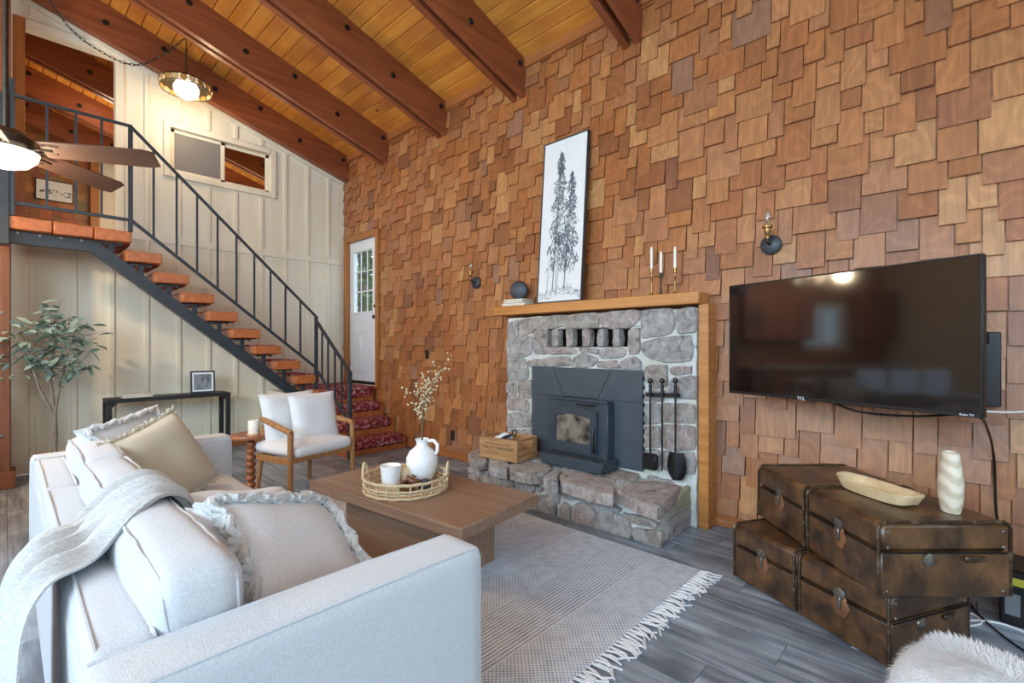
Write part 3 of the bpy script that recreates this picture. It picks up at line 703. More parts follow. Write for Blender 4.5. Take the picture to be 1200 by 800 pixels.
def stone(poly, axis, d, bulge=.03, mt=None, under=.02):
    """one stone: outline (world points on a plane) rounded and bulged outwards along d"""
    ns_[0] += 1; sd = ns_[0]; P = [Vector(p) for p in poly]; c = sum(P, Vector()) / len(P); d = Vector(d); P = [c + (p - c) * 1.09 for p in P]
    out = []
    for i in range(len(P)):
        a, b = P[i], P[(i + 1) % len(P)]
        k = max(2, min(5, int((b - a).length / .035)))
        for j in range(k): out.append(a.lerp(b, j / k))
    n = len(out); sm = [(out[i - 1] + out[i] * 5 + out[(i + 1) % n]) / 7 for i in range(n)]; fl3 = Vector([0 if abs(k_) > .5 else 1 for k_ in d]); sm = [p + Vector([q_ * m_ for q_, m_ in zip(noise.noise_vector(p * 30 + Vector((sd, 0, 0))), fl3)]) * .008 for p in sm]
    mb = MB(); vs = []; size = max((p - c).length for p in sm)
    for sc_, h in ((1.0, -under), (1.0, bulge * .3), (.95, bulge * .85), (.66, bulge), (.3, bulge)):
        for p in sm:
            q = c + (p - c) * sc_; q = q + d * (h + (0 if h < 0 else (noise.noise(q * 14 + Vector((sd, 0, 0))) * .6 + noise.noise(q * 38 + Vector((sd, 3, 0))) * .4) * bulge * .8)); vs.append(q)
    fs = [(r_ * n + i, r_ * n + (i + 1) % n, (r_ + 1) * n + (i + 1) % n, (r_ + 1) * n + i) for r_ in range(4) for i in range(n)]
    fs.append(tuple(4 * n + i for i in range(n)))
    mb.add(vs, fs); return mb.build('stone', mt or STONES[(sd * 7 + sd // 3) % 4], fp, ang=35)
face = [[(596, 378), (608, 375), (608, 395), (596, 397)], [(610, 375), (634, 372), (657, 369), (658, 383), (640, 386), (625, 389), (612, 394)], [(661, 370), (700, 366), (702, 378), (699, 384), (675, 384), (661, 383)],
        [(704, 367), (740, 363), (750, 364), (748, 376), (738, 384), (715, 385), (705, 380)], [(753, 364), (788, 362), (790, 380), (786, 391), (754, 396), (752, 385)], [(793, 363), (815, 360), (816, 388), (795, 391), (792, 378)],
        [(754, 402), (775, 396), (808, 393), (811, 410), (808, 423), (780, 424), (760, 418), (753, 410)], [(626, 388), (642, 386), (641, 414), (627, 414)], [(737, 386), (750, 384), (750, 414), (738, 415)],
        [(642, 407), (674, 408), (676, 414), (642, 415)], [(679, 407), (702, 408), (701, 415), (680, 412)], [(704, 409), (734, 408), (733, 416), (722, 420), (704, 419)], [(668, 424), (683, 413), (701, 421), (694, 430), (672, 430)],
        [(641, 419), (667, 417), (669, 428), (641, 429)], [(620, 422), (639, 420), (640, 429), (624, 430), (618, 428)], [(702, 424), (722, 422), (727, 432), (700, 430)], [(728, 423), (745, 417), (752, 424), (752, 433), (729, 431)],
        [(595, 399), (608, 396), (622, 394), (625, 402), (623, 414), (610, 419), (596, 418)], [(596, 422), (616, 421), (619, 434), (620, 442), (610, 446), (597, 445)], [(595, 448), (606, 448), (606, 461), (595, 460)],
        [(608, 448), (623, 445), (623, 467), (609, 464)], [(595, 463), (604, 462), (620, 470), (620, 482), (596, 480)], [(595, 484), (611, 484), (613, 500), (596, 501)], [(614, 484), (624, 484), (624, 500), (615, 500)],
        [(596, 504), (609, 504), (609, 534), (596, 530)], [(611, 503), (624, 503), (624, 520), (611, 521)], [(757, 429), (782, 428), (782, 452), (765, 455), (755, 440)], [(786, 430), (811, 429), (811, 438), (787, 439)],
        [(790, 442), (815, 441), (815, 467), (785, 464), (784, 450)], [(757, 458), (778, 457), (778, 470), (757, 470)], [(756, 473), (774, 473), (775, 495), (756, 497)], [(777, 473), (814, 474), (814, 496), (777, 494)],
        [(756, 500), (774, 499), (774, 524), (756, 524)], [(777, 498), (814, 500), (814, 526), (795, 528), (777, 524)], [(796, 531), (815, 530), (815, 556), (798, 554)], [(756, 527), (774, 527), (774, 548), (756, 547)], [(777, 528), (793, 530), (794, 552), (777, 550)]]
for p in face: stone([onx(a, b, FX) for a, b in p], 'x', (-1, 0, 0), .020)
for a, b in vy:   # little standing stones of the vent row
    stone([onx(a, 386, FX + .005), onx(b, 385, FX + .005), onx(b, 405, FX + .005), onx(a, 406, FX + .005)], 'x', (-1, 0, 0), .018, under=.06)
hf = [[(551, 546), (573, 551), (573, 557), (551, 553)], [(551, 555), (568, 556), (588, 561), (590, 570), (566, 564), (551, 560)], [(590, 558), (603, 562), (603, 573), (591, 569)], [(605, 562), (627, 569), (626, 578), (606, 574)],
      [(629, 568), (639, 572), (633, 577)], [(640, 573), (657, 578), (655, 589), (646, 588)], [(618, 580), (640, 581), (652, 592), (650, 606), (632, 600), (618, 595)], [(592, 573), (615, 578), (615, 592), (592, 584)], [(656, 594), (661, 588), (669, 593), (668, 611), (655, 607)],
      [(671, 593), (686, 588), (697, 597), (697, 619), (671, 611)], [(661, 577), (674, 577), (690, 582), (688, 586), (663, 584)], [(693, 586), (712, 589), (728, 595), (725, 599), (705, 597), (693, 592)],
      [(699, 602), (712, 597), (735, 607), (740, 622), (738, 632), (715, 627), (699, 620)], [(731, 600), (750, 604), (771, 612), (770, 618), (748, 614), (733, 607)], [(742, 618), (770, 621), (777, 624), (774, 643), (745, 633)]]
for p in hf: stone([onx(a, b, HX + .012) for a, b in p], 'x', (-1, 0, 0), .022)
ht = [[(549, 533), (560, 529), (571, 534), (570, 541), (556, 543)], [(573, 537), (588, 539), (597, 548), (593, 552), (576, 549)], [(597, 547), (613, 541), (642, 546), (646, 550), (638, 556), (622, 558), (600, 553)], [(637, 562), (648, 554), (658, 553), (653, 560), (654, 567), (647, 568)],
      [(657, 560), (672, 554), (690, 557), (713, 566), (718, 574), (716, 582), (690, 576), (660, 567)], [(725, 577), (740, 568), (765, 566), (796, 571), (789, 582), (770, 597), (745, 588)], [(695, 550), (715, 548), (750, 552), (745, 562), (722, 566), (705, 561)], [(756, 556), (772, 553), (800, 557), (796, 566), (765, 563)],
      [(660, 547), (690, 548), (692, 553), (665, 552)], [(622, 536), (655, 543), (640, 544), (610, 540)]]
for i, p in enumerate(ht): stone([onz(a, b, HZ - .01) for a, b in p], 'z', (0, 0, 1), .022, STONES[(2, 0, 2, 0, 1, 1, 2, 0, 0, 2)[i]], under=.06)
EY = 1.44
for p in ([(784, 606), (815, 590), (816, 606), (784, 635)], [(796, 578), (815, 565), (816, 586), (786, 601)]): stone([ony(a, b, EY) for a, b in p], 'y', (0, -1, 0), .016, STONES[0] if p[0][0] == 784 else M['moss'])
# mantel and its post
mn = thing('mantel_shelf', 'golden wood mantel beam with one square post beside the stones', 'mantel', (3.45, 2.3, 0))
def at(mb, o): return mb.xf(Matrix.Translation(-Vector(o)))
at(MB().box(3.345, 3.573, 1.352, 3.42, 1.598, 1.685, .006), mn.location).build('shelf', M['mantel'], mn)
at(MB().box(3.40, 3.573, 1.305, 1.378, 0, 1.598, .004), mn.location).build('post', M['mantel'], mn)
# ---- stove insert
sv = thing('stove_insert', 'blue-black steel wood stove insert with an arched glass door set in the stones', 'stove', (0, 0, 0))
SX = 3.352
a = onx(623, 429, SX); b = onx(753, 434, SX); zt = (a.z + b.z) / 2; y1, y0 = a.y, b.y; zb_ = .335
mb = MB(); yc = (y0 + y1) / 2
mb.box(SX, SX + .012, y0, y1, zb_, zt, .003); mb.build('surround_panel', M['stove'], sv)
zs = zt - .25
MB().box(SX - .002, SX, y0 + .002, y1 - .002, zs - .002, zs + .001).build('seam', M['black'], sv)
yq0, yq1 = onx(717, 430, SX).y, onx(648, 430, SX).y; yw0, yw1 = onx(700, 465, SX).y, onx(661, 465, SX).y
for p, q in (((SX - .001, yq0, zt - .004), (SX - .001, yw0, zs)), ((SX - .001, yq1, zt - .004), (SX - .001, yw1, zs))): MB().bar(p, q, .003, .003).build('seam', M['black'], sv)
MB().box(SX - .004, SX, yw0, yw1, zs - .004, zs + .004).build('seam', M['black'], sv)
e = MB()
for z in range(11): e.box(SX - .002, SX + .02, y0 - .008, y0 + .003, zb_ + .02 + z * .068, zb_ + .05 + z * .068, .003)
e.build('edge_tabs', M['black'], sv)
SF = 3.245; sy0, sy1, sz0, sz1 = 2.035, 2.635, .37, .855
MB().box(SF + .008, SX, sy0, sy1, sz0, sz1, .01).build('firebox', M['stovedark'], sv)
MB().box(SF - .012, SF + .012, sy0 - .008, sy1 + .008, sz1 - .012, sz1 + .012, .004).build('top_lip', M['stovedark'], sv)
dy0, dy1, dz0, dz1 = sy0 + .085, sy1 - .035, .425, .80
def arch(y0_, y1_, z0_, z1_, rise, n=10): return [(y0_, z0_), (y1_, z0_)] + [(y1_ + (y0_ - y1_) * k / n, z1_ + rise * math.sin(PI * k / n)) for k in range(n + 1)]
outer = arch(dy0, dy1, dz0, dz1 - .03, .03); inner = arch(dy0 + .065, dy1 - .065, dz0 + .075, dz1 - .09, .028)
n = len(outer); mb = MB()
for x in (SF - .02, SF + .008): mb.add([(x, y, z) for y, z in outer] + [(x, y, z) for y, z in inner], [(i, (i + 1) % n, n + (i + 1) % n, n + i) for i in range(n)])
o2 = 2 * n; mb.f += [(i, (i + 1) % n, o2 + (i + 1) % n, o2 + i) for i in range(n)] + [(n + i, n + (i + 1) % n, o2 + n + (i + 1) % n, o2 + n + i) for i in range(n)]
dd = mb.build('stove_door', M['stovedark'], sv)
sg, nt, bb = newmat('sooty_stove_glass'); v_ = coords(nt, (1, 1, 1)); nn = noisen(nt, v_, 7, 4)
nt.links.new(ramp(nt, nn.outputs[0], [(.38, lin((46, 40, 36))), (.55, lin((120, 112, 102))), (.7, lin((150, 142, 130)))]), bb.inputs['Base Color']); bb.inputs['Roughness'].default_value = .18
MB().prism([(SF - .004, y, z) for y, z in arch(dy0 + .06, dy1 - .06, dz0 + .07, dz1 - .088, .03)], (.008, 0, 0)).build('glass', sg, dd)
MB().tube([(SF - .03, dy0 + .02, dz0 + .22), (SF - .045, dy0 + .018, dz0 + .16), (SF - .045, dy0 + .016, dz0 + .06), (SF - .04, dy0 + .016, dz0 + .02)], [.006, .008, .013, .012], 8).build('handle', M['black'], dd)
MB().box(3.10, SX - .02, 1.99, 2.60, .318, .405, .008).build('ash_ledge', M['stovedark'], sv)
MB().tube([(3.14, 1.99, .35), (3.11, 1.93, .345)], .008, 8).build('air_lever', M['steel'], sv)
MB().tube([(SF - .018, sy0 + .10, sz1 - .03), (SF - .03, sy0 + .2, sz1 - .036), (SF - .018, sy0 + .28, sz1 - .03)], .006, 6).build('damper_bar', M['black'], sv)
# ---- fire tools on their rack
ft = thing('fire_tool_rack', 'black iron rack of ball-topped fire tools hung on the stones', 'tool rack', (0, 0, 0))
TX = 3.335
p0, p1 = onx(757, 462, TX), onx(797, 463, TX)
MB().bar(p0, p1, .012, .03).build('rack_bar', M['black'], ft)
for nm, lx, lab in (('hearth_brush', 762, 'small hearth brush with a ball top hanging on the tool rack'), ('fire_poker', 776, 'thin straight fire poker with a ball top hanging on the tool rack'), ('ash_shovel', 791.5, 'ash shovel with a broad round pan hanging on the tool rack')):
    p = onx(lx, 446, TX - .02); zb2 = {'hearth_brush': onx(lx, 532, TX).z, 'fire_poker': onx(lx, 545, TX).z, 'ash_shovel': onx(lx, 532, TX).z}[nm]
    tl = thing(nm, lab, 'fire tool', (p.x, p.y, 0))
    MB().tube([(0, 0, p.z), (0, 0, zb2)], .0075, 8).build('shaft', M['black'], tl)
    MB().lathe([(0, p.z - .022), (.014, p.z - .016), (.02, p.z), (.014, p.z + .016), (0, p.z + .022)], 12).build('ball_top', M['black'], tl)
    MB().lathe([(.0, p.z - .10), (.012, p.z - .10), (.012, p.z - .03), (.0, p.z - .03)], 8).build('grip', M['black'], tl)
    if nm == 'hearth_brush': MB().box(-.025, .025, -.055, .055, zb2 - .11, zb2 + .01, .012).build('bristles', M['black'], tl)
    elif nm == 'ash_shovel':
        MB().sheet(lambda u, v: (-.02 + .04 * (2 * u - 1) ** 2 - .0, (u - .5) * .15 * (1 - .35 * (1 - v) ** 4 - .5 * v ** 6), zb2 + .02 - v * .2), 9, 9, .004).build('pan', M['black'], tl)
    else: MB().tube([(0, 0, zb2), (-.005, .0, zb2 - .03), (-.03, 0, zb2 - .03)], [.0075, .006, .003], 8).build('hook', M['black'], tl)
# ---- crate on the hearth
c0, c1 = onz(562, 535, .315), onz(606, 543, .315)
an = math.atan2(c1.y - c0.y, c1.x - c0.x); CWd = (c1 - c0).length; CDp = .30
cr = thing('wooden_crate', 'small printed wooden crate standing on the hearth beside the stove', 'crate', (c0.x, c0.y, .317), an)
ch = .185
MB().box(0, CWd, 0, .014, .0, ch, .002).build('front_board', M['crate'], cr); MB().box(0, CWd, CDp - .014, CDp, 0, ch, .002).build('back_board', M['crate'], cr)
for x in (0, CWd - .014):
    for z0, z1 in ((.0, .042), (.05, .095)): MB().box(x, x + .014, .014, CDp - .014, z0, z1, .002).build('side_slat', M['crate'], cr)
    for y0_, y1_, z0, z1 in ((.014, .07, .103, ch), (CDp - .07, CDp - .014, .103, ch), (.07, CDp - .07, ch - .02, ch)): MB().box(x, x + .014, y0_, y1_, z0, z1, .002).build('side_slat', M['crate'], cr)
MB().box(.014, CWd - .014, .014, CDp - .014, 0, .01).build('base_board', M['crate'], cr)
text('printed_lettering', 'VALLEY HARDWARE', .036, M['ink'], cr, T(CWd * .5, -.0006, .098) @ RX(PI / 2))
dsh = MB(); xk = CWd * .16      # random ink dashes stand in for an unreadable upper line
while xk < CWd * .8: wk = R.uniform(.004, .011); dsh.box(xk, xk + wk, -.0008, .0, .128 + R.uniform(0, .004), .139 - R.uniform(0, .004)); xk += wk + R.uniform(.003, .006)
dsh.build('ink_dashes', M['ink'], cr, ang=0)
fs_ = MB(); fs_.tube([(.10, .10, .14), (.16, .16, .175), (.22, .2, .17)], [.03, .034, .022], 10)
tag(fs_.xf(cr.matrix_basis).build('fire_starter_bundle', M['whitefab']), 'pale grey rolled bundle lying in the printed crate', 'bundle')
sc2 = MB(); sc2.tube([(.17, .05, .15), (.21, .1, .18), (.25, .14, .20)], [.012, .016, .012], 8); sc2.tube([(.27 + .024 * math.cos(k * .7), .155 + .01 * math.sin(k * .7), .215 + .024 * math.sin(k * .7)) for k in range(9)], .006, 6, closed=True)
tag(sc2.xf(cr.matrix_basis).build('hand_shears', M['black']), 'dark handled shears sticking up from the printed crate', 'shears')
# ================================================================== sofa
sf = thing('sofa', 'long pale linen three-seat sofa with box arms facing the fireplace', 'sofa')
SY0, SY1 = 1.05, 3.72; BX0, BX1 = .095, .228; FR = 1.0; AZ = .70
for y0, y1 in ((SY0, SY0 + .16), (SY1 - .15, SY1)):
    FR = .985 if y0 == SY0 else 1.05
    arm = MB().softbox(((BX0 + FR) / 2 + .0, (y0 + y1) / 2, (.07 + AZ) / 2), (FR - BX0, y1 - y0, AZ - .07), .022, 14, (.004, .006, .01)).build('arm', M['sofa'], sf)
    for yy in (y0 + .010, y1 - .010):
        pp = [(BX0 + .012, yy, AZ - .002), (BX0 + .3, yy, AZ + .001), (BX0 + .6, yy, AZ + .001), (FR - .02, yy, AZ - .004), (FR - .004, yy, AZ - .03), (FR - .002, yy, .1)]
        MB().tube(pp, .0045, 6).build('piping', M['sofa'], arm)
FR = 1.0
MB().softbox(((.14 + FR - .01) / 2, (SY0 + SY1) / 2, .19), (FR - .15, SY1 - SY0 - .3, .22), .02, 8).build('base', M['sofa'], sf)
MB().softbox((BX0 + .035, (SY0 + SY1) / 2, .36), (.06, SY1 - SY0 - .31, .60), .02, 10).build('back_panel', M['sofa'], sf)
secs = [(1.215, 2.0), (2.005, 2.79), (2.795, 3.565)]
for i, (a, b) in enumerate(secs):
    pad = MB().softbox(((BX0 + .01 + BX1) / 2, (a + b) / 2, .50), (BX1 - BX0 - .01, b - a, .40), .025, 10, (.004, .004, .010), .004, i).build('back_pad', M['sofa'], sf)
    for x in (BX0 + .026, BX1 - .012): MB().tube([(x, a + .015, AZ - .010), (x, a + .04, AZ + .001), (x, (a + b) / 2, AZ + .008), (x, b - .04, AZ + .001), (x, b - .015, AZ - .010)], .0045, 6).build('piping', M['sofa'], pad)
    MB().softbox(((BX1 + FR) / 2 + .01, (a + b) / 2, .385), (FR - BX1 + .02, b - a, .17), .05, 10, (.01, .006, .022), .005, i + 5).build('seat_cushion', M['sofacush'], sf)
    hw, hh_, rr0 = (b - a - .012) / 2, .185, .05
    bc = MB().softbox((0, 0, 0), (.17, hw * 2, hh_ * 2), rr0, 16, (.03, .004, .022), .010, i + 9)
    cm = T(.315 + .006 * i, (a + b) / 2, .62) @ RY(-.10); bco = bc.xf(cm).build('back_cushion', M['sofacush'], sf)
    for k in (-1, 1):   # piping round the two large faces
        e = rr0 - (rr0 - math.sqrt(rr0 ** 2 - .033 ** 2)); Y_, Z_ = hw - rr0 + e, hh_ - rr0 + e; pts = []
        for cyy, czz, a0 in ((1, 1, 0), (-1, 1, PI / 2), (-1, -1, PI), (1, -1, 1.5 * PI)):
            for q in range(5): an = a0 + q * PI / 8; pts.append((cyy * (Y_ - rr0) + rr0 * math.cos(an), czz * (Z_ - rr0) + rr0 * math.sin(an)))
        out = []
        for p_, q_ in zip(pts, pts[1:] + pts[:1]):
            n_ = max(1, int(math.hypot(q_[0] - p_[0], q_[1] - p_[1]) / .05))
            for w in range(n_):
                yy = p_[0] + (q_[0] - p_[0]) * w / n_; zz = p_[1] + (q_[1] - p_[1]) * w / n_
                bl_ = .022 * (1 - min(1, (yy / hw) ** 2)) * .45; out.append((k * .069 + .006 * noise.noise(Vector((yy * 14, zz * 14, i + k))), yy, zz + (bl_ if zz > .1 else -bl_ if zz < -.1 else 0) + .002))
        MB().tube(out, .0055, 6, closed=True).xf(cm).build('piping', M['sofacush'], bco)
for x in (.2, .98):
    for y in (SY0 + .08, SY1 - .08): MB().box(x - .03, x + .03, y - .03, y + .03, 0, .09, .004).build('foot', M['blackwood'], sf)
def braid(mb, pts, r=.014, amp=.016, tw=9):
    n = len(pts)
    for ph in (0, 2 * PI / 3, 4 * PI / 3):
        path = []
        for i, p in enumerate(pts):
            a = ph + i * tw * 2 * PI / n; path.append(Vector(p) + Vector((math.sin(a) * amp * .6, math.cos(a) * amp * .4, math.sin(2 * a) * amp * .7)))
        mb.tube(path, r, 6)
def edge_loop(w, h, n=18, pinch=.07, sides=4):
    E_ = []; f = lambda u, v: Vector((w / 2 * u * (1 - pinch * (1 - v * v)), h / 2 * v * (1 - pinch * (1 - u * u)), 0))
    for k in range(n): E_.append(f(-1 + 2 * k / n, -1))
    for k in range(n): E_.append(f(1, -1 + 2 * k / n))
    for k in range(n): E_.append(f(1 - 2 * k / n, 1))
    for k in range(n): E_.append(f(-1, 1 - 2 * k / n))
    return E_
def place_pillow(name, label, w, h, t, mtl, loc, normal, roll, trim=None, seed=0, group=None, cat='pillow'):
    """pillow lying in the plane across `normal`, its 'up' edge turned by roll"""
    o = thing(name, label, cat, loc, 0, group); N = Vector(normal).normalized(); up = Vector((0, 0, 1)); up = (up - N * up.dot(N)).normalized(); sx = up.cross(N)
    Mx = Matrix((sx, up, N)).transposed().to_4x4() @ RZ(roll)
    MB().pillow(w, h, t, 20, .06, .008, seed).xf(Mx).build('pillow_body', mtl, o)
    E_ = edge_loop(w, h, 18, .06)
    if trim == 'braid':
        m_ = MB(); sw, sh = w / 2, h / 2
        B_ = []
        for p in E_:
            u = max(-1, min(1, p.x / sw)) * .87; v = max(-1, min(1, p.y / sh)) * .87; B_.append(Vector((p.x * .9, p.y * .9, t / 2 * max(0, (1 - u ** 4) * (1 - v ** 4)) ** .55 + .004)))
        braid(m_, B_ + B_[:1], .013, .024, 30); m_.xf(Mx).build('braided_edge', M['knit'], o)
    elif trim == 'fringe':
        m_ = MB(); rr = random.Random(seed)
        for i, p in enumerate(E_):
            q = E_[(i + 1) % len(E_)]
            for s in range(3):
                c = p.lerp(q, s / 3); d = c.normalized() * rr.uniform(.014, .03); m_.tube([c, c + d * .5 + Vector((0, 0, rr.uniform(-.008, .008))), c + d + Vector((rr.uniform(-.01, .01), rr.uniform(-.01, .01), rr.uniform(-.01, .01)))], [.005, .006, .004], 5)
        m_.xf(Mx).build('fringe', mtl, o, kind='stuff')
    elif trim == 'seam': m_ = MB(); m_.tube(E_, .004, 5, closed=True); m_.xf(Mx).build('piping', mtl, o)
    return o
place_pillow('throw_pillow', 'white pillow with knotted edging standing behind the beige pillow', .46, .46, .14, M['whitefab'], (.50, 3.33, .70), (.5, -.75, .42), .16, 'braid', 2)
place_pillow('throw_pillow', 'beige square pillow with fringed edges at the far arm of the sofa', .45, .45, .16, M['beige'], (.585, 3.10, .675), (.45, -.8, .42), .30, 'fringe', 3)
place_pillow('throw_pillow', 'white pillow lying flat behind the braided pillow near the coffee table', .48, .44, .14, M['whitefab'], (.66, 1.90, .60), (.42, -.5, .75), -.35, 'seam', 5)
place_pillow('throw_pillow', 'plump white pillow with thick braided edges beside the near sofa arm', .54, .48, .20, M['whitefab'], (.635, 1.60, .59), (.42, -.55, .74), -.42, 'braid', 4)
# throw blanket over the sofa back
PATH = [(.60, 2.02, .475, .10), (.50, 2.01, .54, .11), (.445, 1.99, .67, .12), (.40, 1.97, .79, .125), (.335, 1.94, .838, .13), (.26, 1.91, .815, .14), (.20, 1.88, .765, .15), (.15, 1.84, .735, .165), (.075, 1.79, .728, .18), (.03, 1.75, .66, .20), (.015, 1.71, .52, .23), (.02, 1.68, .36, .27), (.01, 1.66, .18, .29), (.005, 1.65, .03, .30)]
def catm(P, t):
    n = len(P) - 1; s = min(max(t * n, 0), n - 1e-6); i = int(s); f = s - i
    a, b, c, d = P[max(i - 1, 0)], P[i], P[i + 1], P[min(i + 2, n)]
    return [.5 * ((2 * b[k]) + (-a[k] + c[k]) * f + (2 * a[k] - 5 * b[k] + 4 * c[k] - d[k]) * f * f + (-a[k] + 3 * b[k] - 3 * c[k] + d[k]) * f ** 3) for k in range(4)]
def blanket(u, v):
    x, y, z, w = catm(PATH, v); x1, y1, z1, _ = catm(PATH, min(v + .02, 1)); x0, y0, z0, _ = catm(PATH, max(v - .02, 0))
    t = Vector((x1 - x0, 0, z1 - z0)).normalized(); nrm = Vector((t.z, 0, -t.x))
    f = .013 * math.sin(u * 19 + v * 4 + 2 * math.sin(v * 3)) + .007 * math.sin(u * 41 - v * 9) + .016
    yy = y + (u - .5) * 2.5 * w + .02 * math.sin(v * 11 + u * 5)
    return Vector((x, yy, max(z, .02))) + nrm * f
tag(MB().sheet(blanket, 60, 70, .006).build('throw_blanket', M['knit'], ang=60), 'white knitted throw draped over the sofa back and trailing to the floor', 'blanket')
# ================================================================== rug
RX0, RX1, RY0, RY1 = .62, 2.75, 1.10, 4.18
rg = thing('area_rug', 'pale grey woven rug with white knotted fringe under the coffee table', 'rug')
MB().box(RX0, RX1, RY0, RY1, .001, .012, .003).build('woven_field', M['rug'], rg)
m_ = MB()
for yy, sg in ((RY0, -1), (RY1, 1)):
    x = RX0 + .01
    while x < RX1:
        for k in range(2):
            L_ = R.uniform(.08, .12); sw = R.uniform(-.05, .05); m_.tube([(x, yy, .008), (x + sw * .3, yy + sg * L_ * .4, .012), (x + sw * .4 + R.uniform(-.012, .012), yy + sg * L_ * .7, .010), (x + sw + R.uniform(-.02, .02), yy + sg * L_, .006)], [.006, .0055, .005, .004], 5)
        x += R.uniform(.024, .034)
m_.build('fringe', M['whitefab'], rg, kind='stuff')
# ================================================================== coffee table
ta = math.atan2(3.108 - 1.756, 1.366 - 1.504) - PI / 2
ct = thing('coffee_table', 'low brown wood coffee table with a thick top and block base', 'table', (1.504, 1.756, .012), ta)
TH = .42
MB().box(0, .665, 0, 1.36, TH - .012 - .062, TH - .012, .004).build('tabletop', M['walnut'], ct)
for x in (.12, .505): MB().box(x, x + .04, .24, 1.13, 0, TH - .074, .003).build('base_panel', M['walnut'], ct)
for y in (.24, 1.09): MB().box(.16, .505, y, y + .04, 0, TH - .074, .003).build('base_panel', M['walnut'], ct)
# basket tray and what it holds
bk = thing('basket_tray', 'round open-weave rattan tray with two loop handles on the coffee table', 'tray', (1.70, 2.50, TH), 0)
BR = .25
def ring(r, z, rad, tw=0): return MB().tube([(r * math.cos(2 * PI * k / 48), r * math.sin(2 * PI * k / 48), z + tw * math.sin(k * 2.1)) for k in range(48)], rad, 6, closed=True)
MB().lathe([(0, .002), (BR - .02, .002), (BR - .015, .007), (0, .007)], 40).build('tray_base', M['rattan'], bk)
for r_, z, rd in ((BR, .010, .009), (BR + .004, .05, .006), (BR + .006, .088, .009), (BR - .004, .030, .005)): ring(r_, z, rd, .002).build('woven_ring', M['rattan'], bk)
for k in range(24):
    a = 2 * PI * k / 24; MB().tube([((BR + .001) * math.cos(a), (BR + .001) * math.sin(a), .008), ((BR + .005) * math.cos(a + .03), (BR + .005) * math.sin(a + .03), .09)], .005, 6).build('stake', M['rattan'], bk)
for a0 in (2.35, -.75):
    MB().tube([((BR + .006) * math.cos(a0 + (t - .5) * .5), (BR + .006) * math.sin(a0 + (t - .5) * .5), .085 + .075 * math.sin(PI * t)) for t in [k / 12 for k in range(13)]], .008, 8).build('handle', M['rattan'], bk)
jg = thing('ceramic_jug', 'rounded white ceramic jug with one handle in the rattan tray', 'jug', (1.86, 2.555, TH + .008))
MB().lathe([(0, 0), (.05, 0), (.065, .012), (.09, .06), (.102, .11), (.1, .15), (.082, .19), (.05, .215), (.038, .228), (.036, .25), (.046, .268), (.042, .27), (.03, .25), (.03, .225), (0, .2)], 32).build('jug_body', M['ceramic'], jg)
MB().tube([(.02, -.036, .258), (.04, -.07, .262), (.055, -.09, .235), (.055, -.088, .195), (.05, -.078, .175)], [.011, .012, .012, .011, .010], 10).build('handle', M['ceramic'], jg)
br = thing('dried_branches', 'bunch of dried branches with small pale flowers standing in the white jug', 'flowers', (1.86, 2.555, TH + .21))
tips = [(473, 455), (486, 448), (496, 436), (509, 424), (517, 430), (528, 416), (501, 447), (514, 440), (506, 460)]
m_ = MB(); fl_ = MB(); rr = random.Random(5)
for i, tp in enumerate(tips):
    r_ = ray(*tp); d = 3.0 / (SN * r_.x + CN * r_.y) * (1.02 + .03 * (i % 3)); e = Vector((0, 0, CAMH)) + r_ * d - Vector(br.location)
    mid = Vector((e.x * .08, e.y * .08, e.z * .55)); pts = [Vector((rr.uniform(-.01, .01), rr.uniform(-.01, .01), -.05)), Vector((mid.x * .3, mid.y * .3, e.z * .3)), mid, mid.lerp(e, .5) + Vector((0, 0, .01)), e]
    m_.tube(pts, [.004, .004, .003, .002, .001], 5)
    for k in range(26):
        t = rr.uniform(.0, 1.02); c = mid.lerp(e, t) + Vector((rr.gauss(0, .014), rr.gauss(0, .014), rr.gauss(0, .014))); s_ = rr.uniform(.005, .010)
        fl_.add([c + Vector(q) * s_ for q in ((1, 0, 0), (-1, 0, 0), (0, 1, 0), (0, -1, 0), (0, 0, 1), (0, 0, -1))], [(0, 2, 4), (2, 1, 4), (1, 3, 4), (3, 0, 4), (2, 0, 5), (1, 2, 5), (3, 1, 5), (0, 3, 5)])
m_.build('stems', M['stem'], br); fl_.build('blossom', M['dry'], br, kind='stuff')
cp = thing('candle_pot', 'white ribbed candle pot in the rattan tray', 'candle', (1.655, 2.60, TH + .008))
MB().lathe([(0, 0), (.05, 0), (.053, .006)] + [(.053 + .010 * k / 8 + (.0015 if k % 2 else 0), .012 + k * .013) for k in range(9)] + [(.066, .128), (.06, .128), (.058, .105), (0, .105)], 28).build('pot', M['ceramic'], cp)
MB().lathe([(0, .1), (.056, .1), (.056, .112), (0, .112)], 24).build('wax', M['wax'], cp)
kb = thing('wooden_link_knot', 'glossy brown wooden chain links lying in the rattan tray', 'ornament', (1.665, 2.44, TH + .008))
for c, ax in (((0, 0, .03), 0.2), ((.03, -.02, .066), 1.0), ((-.03, -.035, .028), 2.0)):
    MB().tube([Vector(c) + Vector((.042 * math.cos(a) * math.cos(ax), .042 * math.cos(a) * math.sin(ax), 0)) + Vector((-.026 * math.sin(a) * math.sin(ax), .026 * math.sin(a) * math.cos(ax), .010 * math.sin(a))) for a in [2 * PI * k / 18 for k in range(18)]], .019, 10, closed=True).build('link', M['bead'], kb)
tag(MB().box(1.735, 1.80, 2.375, 2.43, TH + .009, TH + .06, .004).build('match_box', mat('slate_card', (58, 64, 72), rough=.6)), 'small slate-coloured box beside the links in the tray', 'box')
tag(MB().lathe([(0, 0), (.04, 0), (.052, .03), (.05, .07), (.03, .1), (0, .104)], 20, c=(1.765, 2.60, TH + .009)).build('wood_pod', M['palewood']), 'pale rounded wood ornament between the candle pot and the jug', 'ornament')
